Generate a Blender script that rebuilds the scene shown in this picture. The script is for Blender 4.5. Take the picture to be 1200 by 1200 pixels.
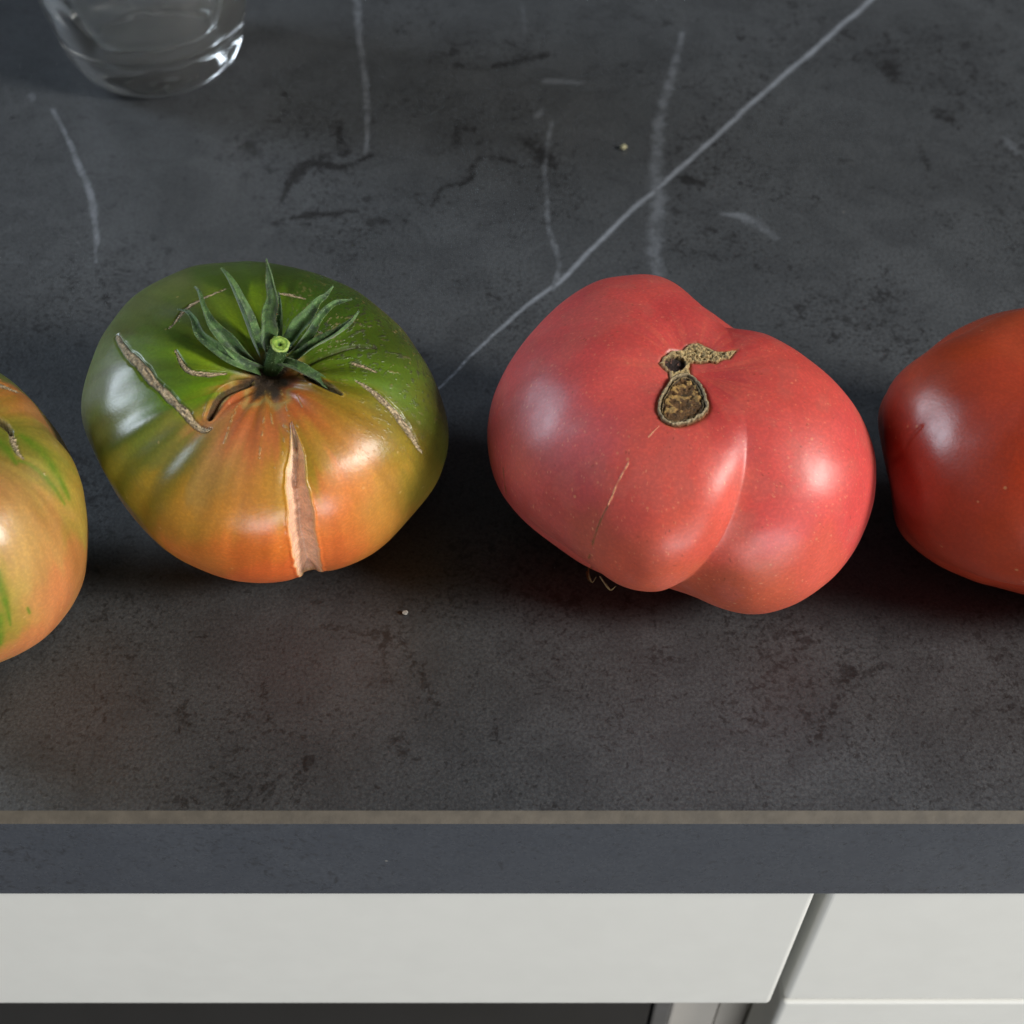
import bpy, math, random
import numpy as np
from mathutils import Vector, Matrix
random.seed(5)
for o in list(bpy.data.objects): bpy.data.objects.remove(o)
S = bpy.context.scene
COLL = S.collection
# ------------------------------------------------------------------ camera
# origin: the spot of the worktop that the lens points at; x along the worktop, y away from its front edge, z up (metres)
PITCH = math.radians(50.0)
cam = bpy.data.cameras.new('camera'); camo = bpy.data.objects.new('camera', cam); COLL.objects.link(camo)
camo.location = (0, -.36*math.cos(PITCH), .36*math.sin(PITCH)); camo.rotation_euler = (math.radians(90)-PITCH, 0, 0)
cam.sensor_width = 36; cam.lens = 46.56; cam.clip_start = .02; cam.clip_end = 60
cam.dof.use_dof = True; cam.dof.focus_distance = .315; cam.dof.aperture_fstop = 17
S.camera = camo
# ------------------------------------------------------------------ light: two windows of the room, its dim walls, and an added frontal fill
W = bpy.data.worlds.new('World'); S.world = W; W.use_nodes = True
bg = W.node_tree.nodes['Background']; bg.inputs[0].default_value = (.86, .93, 1, 1); bg.inputs[1].default_value = .038
def area_light(name, d, dist, sx, sy, power, col):
    L = bpy.data.lights.new(name, 'AREA'); L.shape = 'RECTANGLE'; L.size = sx; L.size_y = sy; L.energy = power; L.color = col
    o = bpy.data.objects.new(name, L); COLL.objects.link(o)
    v = Vector(d).normalized(); o.location = v*dist; o.rotation_euler = v.to_track_quat('Z', 'Y').to_euler()
    return o
area_light('window_light_right', (.81, -.30, .52), 1.6, .34, .46, 29.5, (1, .95, .88))
area_light('window_light_left', (-.88, .30, .46), 2.2, .66, 1.0, 36, (.78, .88, 1))
area_light('room_fill_light', (.30, -.95, -.11), 3.0, 2.2, .9, 61, (.97, .98, 1))  # no window: low fill added to brighten the drawer fronts, like bounce off the room
S.view_settings.view_transform = 'Standard'; S.view_settings.look = 'None'; S.view_settings.gamma = 1
S.view_settings.exposure = 0.0
S.render.engine = 'CYCLES'
try: S.cycles.caustics_refractive = True
except Exception: pass
# ---- pure numpy shape kit (metres) ----
def nrm(v):
    v=np.asarray(v,float); return v/np.linalg.norm(v,axis=-1,keepdims=True)
def frame(axis):
    """rows: e1 (towards +x), e2, axis"""
    a=nrm(axis); e1=np.array([1.,0,0]); e1=nrm(e1-a*e1.dot(a)); return np.stack([e1,np.cross(a,e1),a])
def sstep(a,b,x):
    t=np.clip((x-a)/(b-a),0,1); return t*t*(3-2*t)
def angd(a,b): return (a-b+np.pi)%(2*np.pi)-np.pi
def polar(T,d):
    l=d@frame(T['axis']).T
    t=np.arccos(np.clip(l[...,2],-1,1)); a=np.arctan2(l[...,1],l[...,0])
    return t,a
def radius(T,d):
    """star-shaped radius of a tomato body along world directions d"""
    A,B=T['A'],T['B']
    h2=d[...,0]**2+d[...,1]**2
    n=T.get('n',2.3)
    r=1/((np.sqrt(h2)/A)**n+(np.abs(d[...,2])/B)**n)**(1/n)
    t,a=polar(T,d)
    for dep,w in T.get('dips',[]): r=r*(1-dep*np.exp(-(t/w)**2))
    # furrows: (azimuth table over polar angle, depth, width, t range)
    for f in T.get('furrows',[]):
        az=np.interp(t,f['t'],f['a']); dep=np.interp(t,f['t'],f['d'])
        x=angd(a,az)*np.maximum(np.sin(t),.05)
        w=np.where(x>0,f['w'][0],f['w'][1])
        r=r*(1-dep*np.exp(-np.abs(x/w)**f.get('p',2.)))
    if len(T.get('rc',[])):
        r=r*(1+np.exp((d@np.asarray(T['rc']).T-1)/T['rs']**2)@np.asarray(T['rw']))
    return r
def surf(T,d):
    p=np.asarray(T['C'])+d*radius(T,d)[...,None]
    z=p[...,2]; k=.0012
    p[...,2]=np.where(z<k*4,k*np.log1p(np.exp(np.clip(z/k,-40,40)))-k*.0,z)  # rests flat on the worktop
    p[...,2]=np.where(z>=k*4,z,p[...,2])
    return p

# ------------------------------------------------------------------ measured shapes and marks
TOM = {"green":{"C":[-0.0628,0.002,0.033],"A":0.047,"B":0.0345,"n":2.4,"axis":[0.2031,-0.3588,0.911],"dips":[[0.2,0.3],[0.1,0.62]],"furrows":[{"t":[0,0.2,0.5,1.0,1.6,2.4],"a":[-1.45,-1.45,-1.45,-1.45,-1.45,-1.45],"d":[0.0,0.015,0.0175,0.01,0.005,0],"w":[0.13,0.13]},{"t":[0,0.2,0.5,1.0,1.6,2.4],"a":[-2.35,-2.35,-2.35,-2.35,-2.35,-2.35],"d":[0.0,0.03,0.035,0.02,0.01,0],"w":[0.13,0.13]},{"t":[0,0.2,0.5,1.0,1.6,2.4],"a":[-2.9,-2.9,-2.9,-2.9,-2.9,-2.9],"d":[0.0,0.020999999999999998,0.0245,0.013999999999999999,0.006999999999999999,0],"w":[0.13,0.13]},{"t":[0,0.2,0.5,1.0,1.6,2.4],"a":[2.6,2.6,2.6,2.6,2.6,2.6],"d":[0.0,0.027,0.03150000000000001,0.018000000000000002,0.009000000000000001,0],"w":[0.13,0.13]},{"t":[0,0.2,0.5,1.0,1.6,2.4],"a":[1.9,1.9,1.9,1.9,1.9,1.9],"d":[0.0,0.018,0.021,0.012,0.006,0],"w":[0.13,0.13]},{"t":[0,0.2,0.5,1.0,1.6,2.4],"a":[1.2,1.2,1.2,1.2,1.2,1.2],"d":[0.0,0.018,0.021,0.012,0.006,0],"w":[0.13,0.13]},{"t":[0,0.2,0.5,1.0,1.6,2.4],"a":[0.5,0.5,0.5,0.5,0.5,0.5],"d":[0.0,0.015,0.0175,0.01,0.005,0],"w":[0.13,0.13]},{"t":[0,0.2,0.5,1.0,1.6,2.4],"a":[-0.2,-0.2,-0.2,-0.2,-0.2,-0.2],"d":[0.0,0.012,0.014000000000000002,0.008,0.004,0],"w":[0.13,0.13]},{"t":[0,0.2,0.5,1.0,1.6,2.4],"a":[-0.75,-0.75,-0.75,-0.75,-0.75,-0.75],"d":[0.0,0.0045,0.00525,0.003,0.0015,0],"w":[0.13,0.13]}],"rs":0.3,
"rc":[[-0.9608,-0.1367,0.2411],[-0.959,-0.1211,0.2563],[-0.9524,-0.0449,0.3015],[-0.9371,0.0442,0.3461],[-0.9176,0.1306,0.3754],[-0.8863,0.1981,0.4187],[-0.8508,0.2764,0.447],[-0.8088,0.3652,0.461],[-0.7579,0.4323,0.4886],[-0.6996,0.5083,0.5023],[-0.6365,0.5611,0.5292],[-0.5692,0.6061,0.5556],[-0.4992,0.6649,0.5556],[-0.4233,0.7157,0.5556],[-0.3425,0.7278,0.5941],[-0.2665,0.7783,0.5686],[-0.1031,0.8162,0.5686],[-0.0258,0.8222,0.5686],[0.0652,0.8289,0.5556],[0.1444,0.8276,0.5424],[0.2344,0.8067,0.5424],[0.3154,0.7966,0.5158],[0.3961,0.7774,0.4886],[0.479,0.7292,0.4886],[0.5548,0.6926,0.461],[0.6273,0.6474,0.4329],[0.6955,0.594,0.4043],[0.7545,0.5482,0.3608],[0.8088,0.4956,0.3165],[0.8576,0.4369,0.2714],[0.9024,0.3573,0.2411],[0.9374,0.2884,0.1951],[0.9616,0.2309,0.1487],[0.9755,0.1861,0.1175],[0.984,0.1559,0.0863],[0.9981,0.0471,-0.0393],[0.9961,0.0156,-0.0863],[0.9929,-0.0156,-0.1175],[0.9821,-0.0928,-0.1642],[0.9436,-0.2423,-0.2258],[0.9361,-0.2561,-0.2411],[0.9056,-0.326,-0.2714],[0.8646,-0.3904,-0.3165],[0.8196,-0.4675,-0.3313],[0.7666,-0.521,-0.3754],[0.7095,-0.587,-0.3899],[0.6467,-0.6467,-0.4043],[0.5789,-0.6997,-0.4187],[0.5105,-0.7511,-0.4187],[0.4375,-0.7958,-0.4187],[0.358,-0.8273,-0.4329],[0.2786,-0.8573,-0.4329],[0.1951,-0.873,-0.447],[0.0566,-0.8997,-0.4329],[-0.0285,-0.9077,-0.4187],[-0.1138,-0.901,-0.4187],[-0.1981,-0.8863,-0.4187],[-0.2725,-0.8859,-0.3754],[-0.3547,-0.8563,-0.3754],[-0.4283,-0.8407,-0.3313],[-0.5056,-0.7966,-0.3313],[-0.5844,-0.7534,-0.3015],[-0.6392,-0.7251,-0.2563],[-0.7178,-0.6532,-0.2411],[-0.7725,-0.5992,-0.2105],[-0.8179,-0.5558,-0.1487],[-0.8575,-0.5071,-0.0863],[-0.8908,-0.4539,-0.0236],[-0.9035,-0.4251,0.055],[-0.9091,-0.4105,0.0706],[-0.9496,-0.2759,0.1487],[-0.9604,-0.1989,0.1951]],
"rw":[0.0062,0.0016,-0.0222,-0.0341,-0.0225,-0.001,0.0184,0.0208,0.0081,-0.0101,-0.0155,-0.0089,0.0014,0.0105,0.015,0.0072,-0.0133,-0.0201,-0.0211,-0.0156,-0.0065,0.003,0.0046,-0.0051,-0.0191,-0.0291,-0.0272,-0.0154,0.0,0.0092,0.0008,-0.0126,-0.0207,-0.024,-0.021,0.0037,0.0116,0.0156,0.0201,0.01,0.0063,-0.0115,-0.0297,-0.0353,-0.0228,0.0031,0.0244,0.0253,0.0045,-0.0247,-0.0402,-0.0365,-0.0111,0.0131,0.0078,-0.0008,-0.0119,-0.0269,-0.0289,-0.0273,-0.0214,-0.0076,0.003,0.0088,-0.0083,-0.0359,-0.0568,-0.0567,-0.0123,-0.0048,0.0192,0.0184],
"marks":[["split",[[0.3394,-0.6507,0.6793,0.34],[0.3449,-0.701,0.6243,1.275],[0.3439,-0.7549,0.5584,2.89],[0.3342,-0.8029,0.4936,3.74],[0.3234,-0.8519,0.4118,4.42],[0.3303,-0.8998,0.2852,5.44],[0.3271,-0.9362,0.1285,5.78],[0.3297,-0.9284,-0.1716,5.95],[0.3151,-0.836,-0.4492,5.1]]],["stripe",[[0.2965,-0.6719,0.6787,0.68],[0.3411,-0.7043,0.6226,1.19]]],["stripe",[[0.3802,-0.6341,0.6733,0.595],[0.3477,-0.7025,0.6209,1.19]]],["scar",[[-0.7614,0.0609,0.6454,1.53],[-0.688,-0.1218,0.7154,2.21],[-0.6001,-0.25,0.7598,2.55],[-0.5037,-0.3982,0.7666,2.38],[-0.3918,-0.5235,0.7566,2.21],[-0.2908,-0.6192,0.7293,2.21],[-0.2192,-0.6886,0.6912,2.04],[-0.1579,-0.7152,0.6809,1.53],[-0.1279,-0.7157,0.6866,0.51]]],["scar",[[-0.4254,-0.2003,0.8826,0.51],[-0.3593,-0.3265,0.8742,1.36],[-0.3039,-0.3763,0.8753,1.53],[-0.2113,-0.3879,0.8971,1.53],[-0.1082,-0.3655,0.9245,0.51]]],["crevice",[[0.0641,-0.3945,0.9167,1.19],[-0.0587,-0.4951,0.8668,2.04],[-0.1173,-0.5682,0.8145,2.21],[-0.1515,-0.6618,0.7342,1.53]]],["crevice",[[0.4488,-0.3061,0.8396,1.19],[0.5371,-0.3815,0.7523,1.7],[0.6054,-0.4165,0.6782,0.68]]],["scar",[[0.6742,-0.3027,0.6736,0.425],[0.722,-0.3179,0.6145,1.19],[0.766,-0.3451,0.5423,1.7],[0.8074,-0.3685,0.4608,2.04],[0.8474,-0.3907,0.3596,2.04],[0.8759,-0.4084,0.2568,1.53],[0.896,-0.402,0.1884,0.51]]],["scar",[[0.6609,-0.193,0.7253,0.51],[0.7073,-0.1934,0.68,1.02],[0.7519,-0.2032,0.6272,0.51]]],["scar",[[-0.495,0.0059,0.8689,0.51],[-0.4274,0.1556,0.8906,1.36],[-0.3322,0.2503,0.9094,1.19],[-0.1772,0.3873,0.9048,0.51]]],["scar",[[0.198,0.3423,0.9185,0.68],[0.278,0.3378,0.8992,1.02],[0.3622,0.3225,0.8745,0.425]]],["scar",[[0.4802,0.0266,0.8768,0.51],[0.5226,-0.0009,0.8526,0.51]]],["groove",[[0.4633,-0.2358,0.8543,1.19],[0.5679,-0.1447,0.8102,1.19],[0.6764,-0.0562,0.7344,0.85],[0.752,-0.0317,0.6584,0.51]]],["stripe",[[0.045,-0.5191,0.8535,0.595],[-0.0108,-0.6533,0.757,0.68],[-0.027,-0.725,0.6882,0.595],[-0.0437,-0.7814,0.6225,0.425]]],["stripe",[[0.1903,-0.4531,0.8709,0.68],[0.1794,-0.6805,0.7104,0.595],[0.1629,-0.7584,0.6311,0.51],[0.1502,-0.8103,0.5664,0.425]]],["stripe",[[0.2223,-0.4609,0.8591,0.51],[0.2254,-0.6254,0.747,0.51],[0.2331,-0.6841,0.6911,0.425]]],["stripe",[[0.3057,-0.4476,0.8404,0.68],[0.3184,-0.5497,0.7723,0.68],[0.331,-0.6303,0.7022,0.51]]],["stripe",[[0.2903,-0.7144,0.6367,0.425],[0.2735,-0.7724,0.5733,0.425],[0.2249,-0.8274,0.5147,0.34]]],["stripe",[[0.3979,-0.4902,0.7755,0.34],[0.4118,-0.5503,0.7264,0.34]]]],
"tint":[[-0.1185,0.5438,0.8308,70,98,25],[-0.6194,0.3444,0.7055,108,118,62],[-0.7799,0.2096,0.5897,108,122,60],[-0.4755,-0.1699,0.8631,95,130,30],[-0.598,-0.1321,0.7905,100,130,45],[-0.2324,-0.2299,0.9451,122,152,28],[-0.2449,-0.5017,0.8297,102,142,24],[-0.44,-0.3873,0.8102,88,122,32],[-0.7953,-0.199,0.5726,115,128,72],[-0.7836,-0.4033,0.4726,112,120,58],[-0.531,-0.6338,0.5625,108,120,45],[-0.5918,-0.7358,0.3292,130,120,42],[-0.4306,-0.8341,0.3448,170,132,42],[-0.3394,-0.745,0.5742,124,118,55],[-0.2849,-0.9162,0.2819,178,118,45],[-0.2028,-0.9756,0.0847,198,102,45],[-0.0758,-0.8408,0.5361,155,116,60],[0.0353,-0.9298,0.3665,192,116,45],[0.0064,-0.9926,0.1212,208,95,40],[0.1341,-0.9823,-0.1309,212,85,40],[0.1467,-0.9656,0.2147,212,100,40],[0.233,-0.8725,0.4294,180,118,32],[0.2592,-0.8125,0.5222,164,122,35],[0.0136,-0.6266,0.7792,198,80,50],[-0.0508,-0.6909,0.7212,176,114,76],[0.1072,-0.7152,0.6906,194,100,62],[0.2186,-0.728,0.6498,188,96,58],[-0.0305,-0.787,0.6162,170,120,72],[0.1085,-0.8402,0.5313,190,115,62],[0.1825,-0.5434,0.8194,165,105,40],[0.3799,-0.493,0.7827,188,84,42],[0.4494,-0.5571,0.6983,196,86,50],[0.4486,-0.6907,0.5672,186,120,50],[0.4152,-0.7608,0.4989,150,130,38],[0.5282,-0.5873,0.6133,190,110,50],[0.6122,-0.4908,0.6199,164,115,40],[0.5946,-0.4504,0.666,122,118,28],[0.6677,-0.5148,0.5377,158,125,38],[0.6424,-0.6384,0.4239,200,125,70],[0.5338,-0.7752,0.3378,210,120,62],[0.4589,-0.8605,0.2211,212,105,52],[0.4715,-0.8795,-0.065,212,92,45],[0.6026,-0.798,0.007,200,112,50],[0.7004,-0.7128,0.0367,184,122,54],[0.7368,-0.6468,0.1969,186,122,54],[0.8269,-0.5463,0.1333,140,118,42],[0.8881,-0.4436,0.1202,122,104,38],[0.785,-0.4953,0.3721,138,122,40],[0.8427,-0.1873,0.5047,92,122,36],[0.921,-0.2147,0.3252,92,104,36],[0.954,-0.2511,0.1636,95,95,36],[0.7609,-0.2248,0.6086,92,128,26],[0.6364,-0.2957,0.7124,98,128,26],[0.6988,0.0365,0.7144,75,102,26],[0.824,-0.0028,0.5665,75,98,30],[0.5084,0.2786,0.8148,66,98,26],[0.2734,0.5031,0.8198,62,90,26],[0.2316,0.1814,0.9558,88,122,26],[0.0331,0.0958,0.9948,112,142,26],[-0.2169,0.1125,0.9697,98,122,36],[-0.3221,0.06,0.9448,78,95,32],[-0.4683,0.2213,0.8554,92,108,46],[0.5057,-0.0231,0.8624,82,118,26]],"sepals":[[[0.0038,-0.0049,0.0225,1.2],[0.0008,-0.0085,0.0285,1.7],[-0.0042,-0.0081,0.0325,1.9],[-0.0086,-0.0055,0.035,1.5],[-0.0106,-0.0024,0.037,0.9],[-0.0124,-0.0004,0.0375,0.5],[-0.015,0.0009,0.037,0.15]],[[0.0027,-0.0029,0.0225,1.2],[-0.0003,-0.0068,0.031,2.2],[-0.0037,-0.0058,0.035,2.2],[-0.0068,-0.0044,0.038,1.3],[-0.0084,-0.0016,0.0405,0.8],[-0.0094,0.0012,0.042,0.5],[-0.0105,0.003,0.042,0.12]],[[0.0035,-0.0015,0.023,1.3],[0.0023,-0.0032,0.03,2.0],[0.0011,-0.0022,0.036,1.9],[-0.0007,0.0007,0.0405,1.5],[-0.0028,0.0043,0.0435,0.8],[-0.0045,0.0066,0.0445,0.12]],[[0.0044,-0.0015,0.023,1.3],[0.0051,-0.0041,0.032,2.2],[0.0074,-0.0054,0.04,2.4],[0.0096,-0.006,0.046,1.9],[0.0098,-0.0056,0.051,1.3],[0.0089,-0.0041,0.056,0.12]],[[0.0059,-0.0003,0.0225,1.2],[0.0083,-0.0007,0.03,1.6],[0.0088,0.0015,0.035,1.4],[0.0083,0.0047,0.039,0.12]],[[0.0069,-0.0009,0.023,1.3],[0.0115,-0.0031,0.031,2.1],[0.0151,-0.0029,0.0375,2.2],[0.0182,-0.0011,0.0415,1.2],[0.0201,-0.0,0.0425,0.7],[0.0218,0.0014,0.0435,0.12]],[[0.0075,-0.0015,0.023,1.3],[0.0129,-0.0032,0.03,1.5],[0.0161,-0.003,0.035,1.5],[0.0191,-0.0015,0.0385,1.1],[0.0219,0.0002,0.0395,0.8],[0.0258,0.0014,0.0395,0.15]],[[0.0071,-0.0029,0.0225,1.2],[0.0116,-0.0056,0.0275,1.3],[0.0169,-0.0063,0.032,1.4],[0.0225,-0.0041,0.034,1.2],[0.0254,-0.0017,0.035,0.9],[0.0271,0.0013,0.036,0.15]],[[0.0057,-0.0038,0.024,1.3],[0.0102,-0.0086,0.028,1.6],[0.0139,-0.0108,0.028,1.7],[0.0172,-0.0117,0.0265,1.5],[0.0202,-0.0126,0.025,1.0],[0.0231,-0.0139,0.024,0.15]]],"stem":[[0.0051,-0.0045,0.021,2.9],[0.0062,-0.0056,0.0245,2.5],[0.0076,-0.0066,0.029,2.2],[0.0093,-0.0076,0.0338,2.35]]},
"pink":{"C":[0.0421,-0.0085,0.036],"A":0.0482,"B":0.0365,"n":2.3,"axis":[-0.0234,-0.1574,0.9873],"dips":[[0.13,0.35],[0.06,0.75]],"furrows":[{"t":[0.0,0.067,0.134,0.201,0.267,0.334,0.401,0.468,0.535,0.602,0.668,0.735,0.802,0.869,0.936,1.003,1.069,1.136,1.203,1.27,1.337,1.404,1.471,1.537,1.604,1.671,1.738,1.805,1.872,1.938,2.005,2.072,2.139,2.206,2.273,2.339,2.406,2.473,2.54,2.607,2.674,2.741,2.807,2.874,2.941,3.008,3.075,3.142],"a":[-0.3157,-0.34,-0.3822,-0.454,-0.5614,-0.6879,-0.8096,-0.9171,-1.0097,-1.0851,-1.1447,-1.1953,-1.2419,-1.2866,-1.3297,-1.3705,-1.4084,-1.4449,-1.4809,-1.5148,-1.5446,-1.5696,-1.5907,-1.6096,-1.628,-1.6466,-1.6657,-1.685,-1.7045,-1.7239,-1.7433,-1.7623,-1.7795,-1.7918,-1.7979,-1.7997,-1.8,-1.8,-1.8,-1.8,-1.8,-1.8,-1.8,-1.8,-1.8,-1.8,-1.8,-1.8],"d":[0.0008,0.002,0.0039,0.0071,0.0119,0.0184,0.0264,0.0358,0.0463,0.0581,0.0707,0.0836,0.0959,0.1076,0.1185,0.1283,0.1369,0.1442,0.1497,0.1531,0.1543,0.1542,0.1533,0.1518,0.1489,0.1434,0.1349,0.1246,0.1137,0.1028,0.0919,0.0811,0.0709,0.0624,0.0561,0.0512,0.0468,0.0426,0.0383,0.034,0.0298,0.0255,0.0212,0.017,0.0127,0.0085,0.0047,0.0019],"w":[0.34,0.15],"p":1.35},{"t":[0.0,0.067,0.134,0.201,0.267,0.334,0.401,0.468,0.535,0.602,0.668,0.735,0.802,0.869,0.936,1.003,1.069,1.136,1.203,1.27,1.337,1.404,1.471,1.537,1.604,1.671,1.738,1.805,1.872,1.938,2.005,2.072,2.139,2.206,2.273,2.339,2.406,2.473,2.54,2.607,2.674,2.741,2.807,2.874,2.941,3.008,3.075,3.142],"a":[0.4078,0.4191,0.4355,0.4586,0.5012,0.5888,0.7272,0.8711,0.9755,1.0388,1.076,1.0968,1.1082,1.116,1.1229,1.1298,1.1365,1.1425,1.147,1.1492,1.1499,1.15,1.15,1.15,1.15,1.15,1.15,1.15,1.15,1.15,1.15,1.15,1.15,1.15,1.15,1.15,1.15,1.15,1.15,1.15,1.15,1.15,1.15,1.15,1.15,1.15,1.15,1.15],"d":[0.0031,0.0076,0.0138,0.0213,0.0306,0.0428,0.058,0.0733,0.0864,0.0969,0.1047,0.1095,0.112,0.1136,0.1149,0.1162,0.1174,0.1181,0.1175,0.1153,0.1119,0.1081,0.1042,0.1003,0.0964,0.0925,0.0886,0.0847,0.0808,0.0769,0.073,0.0691,0.0652,0.0613,0.0574,0.0534,0.0493,0.045,0.0405,0.036,0.0315,0.027,0.0225,0.018,0.0135,0.009,0.005,0.002],"w":[0.26,0.26],"p":1.3},{"t":[0,0.3,0.8,1.4,2.4,3.14],"a":[1.9,1.9,1.9,1.9,1.9,1.9],"d":[0,0.02,0.02,0.02,0.0,0],"w":[0.15,0.15]},{"t":[0,0.3,0.8,1.4,2.0,2.6,3.14],"a":[-2.25,-2.2,-2.2,-2.2,-2.2,-2.2,-2.2],"d":[0,0.0,0.01,0.025,0.025,0.01,0],"w":[0.28,0.28]}],"rs":0.3,
"rc":[[-0.9964,0.047,0.0706],[-0.9904,0.0936,0.1019],[-0.9833,0.1242,0.1331],[-0.9633,0.1995,0.1797],[-0.9396,0.2571,0.2258],[-0.9056,0.326,0.2714],[-0.8627,0.406,0.3015],[-0.8149,0.4648,0.3461],[-0.7583,0.5329,0.3754],[-0.6997,0.5789,0.4187],[-0.6325,0.6325,0.447],[-0.561,0.6781,0.4749],[-0.4926,0.7009,0.5158],[-0.4088,0.7436,0.5292],[-0.3247,0.7839,0.5292],[-0.1721,0.8309,0.5292],[-0.1444,0.8276,0.5424],[-0.0659,0.8375,0.5424],[0.0129,0.8225,0.5686],[0.1042,0.8249,0.5556],[0.192,0.7999,0.5686],[0.2665,0.7783,0.5686],[0.4233,0.7157,0.5556],[0.4992,0.6649,0.5556],[0.5692,0.6061,0.5556],[0.6396,0.582,0.5023],[0.7009,0.4926,0.5158],[0.7579,0.4323,0.4886],[0.8088,0.3652,0.461],[0.8614,0.3255,0.3899],[0.8919,0.229,0.3899],[0.9212,0.1459,0.3608],[0.9457,0.0744,0.3165],[0.9625,0.0,0.2714],[0.9712,-0.0764,0.2258],[0.9716,-0.1539,0.1797],[0.9659,-0.2,0.1642],[0.96,-0.2465,0.1331],[0.9487,-0.3082,0.0706],[0.9297,-0.3681,0.0079],[0.9035,-0.4251,-0.055],[0.8717,-0.4792,-0.1019],[0.8265,-0.5429,-0.1487],[0.775,-0.6011,-0.1951],[0.7205,-0.6556,-0.2258],[0.6667,-0.688,-0.2865],[0.5961,-0.7441,-0.3015],[0.5363,-0.763,-0.3608],[0.4493,-0.8173,-0.3608],[0.3867,-0.8217,-0.4187],[0.3054,-0.8482,-0.4329],[0.2225,-0.8664,-0.447],[0.1487,-0.8518,-0.5023],[0.0666,-0.8459,-0.5292],[-0.0129,-0.8225,-0.5686],[-0.1936,-0.866,-0.461],[-0.2725,-0.8859,-0.3754],[-0.3524,-0.8508,-0.3899],[-0.4309,-0.8138,-0.3899],[-0.5021,-0.7644,-0.4043],[-0.5758,-0.7187,-0.3899],[-0.6408,-0.6613,-0.3899],[-0.7048,-0.6019,-0.3754],[-0.7633,-0.5546,-0.3313],[-0.8165,-0.4829,-0.3165],[-0.8643,-0.4234,-0.2714],[-0.9024,-0.3573,-0.2411],[-0.9374,-0.2884,-0.1951],[-0.9651,-0.2157,-0.1487],[-0.9808,-0.1554,-0.1175],[-0.9849,-0.1402,-0.1019],[-0.9965,-0.0627,-0.055]],
"rw":[-0.0135,-0.0017,0.0057,0.0173,0.0157,0.0022,-0.0161,-0.024,-0.0161,-0.0001,0.0137,0.0115,0.0019,-0.0082,-0.0095,-0.0038,0.0372,0.0096,0.0898,-0.0762,-0.0688,-0.0981,-0.0803,-0.0121,0.0162,-0.0217,-0.0422,-0.0645,-0.0676,-0.0388,-0.0255,-0.0067,-0.001,-0.0053,-0.0107,-0.0108,-0.0082,-0.0045,0.0005,0.0022,0.0017,0.0031,0.0066,0.0067,0.0028,-0.0092,-0.0099,-0.0132,0.0197,0.0161,0.0323,0.0318,-0.0315,-0.0609,-0.0614,-0.0062,-0.0278,-0.0306,-0.0203,0.012,-0.0032,-0.0194,-0.0507,-0.0583,-0.0464,-0.0136,0.0109,0.0198,0.0111,0.0024,-0.0038,-0.0127],
"marks":[["hair",[[-0.2533,-0.5783,0.7755,0.264],[-0.2803,-0.5988,0.7502,0.352],[-0.3044,-0.6192,0.7238,0.352]]],["hair",[[-0.3899,-0.6914,0.6082,0.44],[-0.4119,-0.718,0.561,0.44],[-0.4339,-0.7404,0.5133,0.44],[-0.4487,-0.7668,0.459,0.44],[-0.4651,-0.784,0.4112,0.352]]],["seam",[[-0.4651,-0.784,0.4112,0.352],[-0.5018,-0.8111,0.3005,0.44],[-0.5262,-0.8277,0.1949,0.528],[-0.5602,-0.8279,0.0265,0.616],[-0.5768,-0.5023,-0.6442,0.704]]],["seam",[[-0.9329,-0.3186,0.168,0.528],[-0.9407,-0.3372,0.0377,0.616],[-0.9349,-0.2306,-0.2697,0.44]]]],
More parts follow.
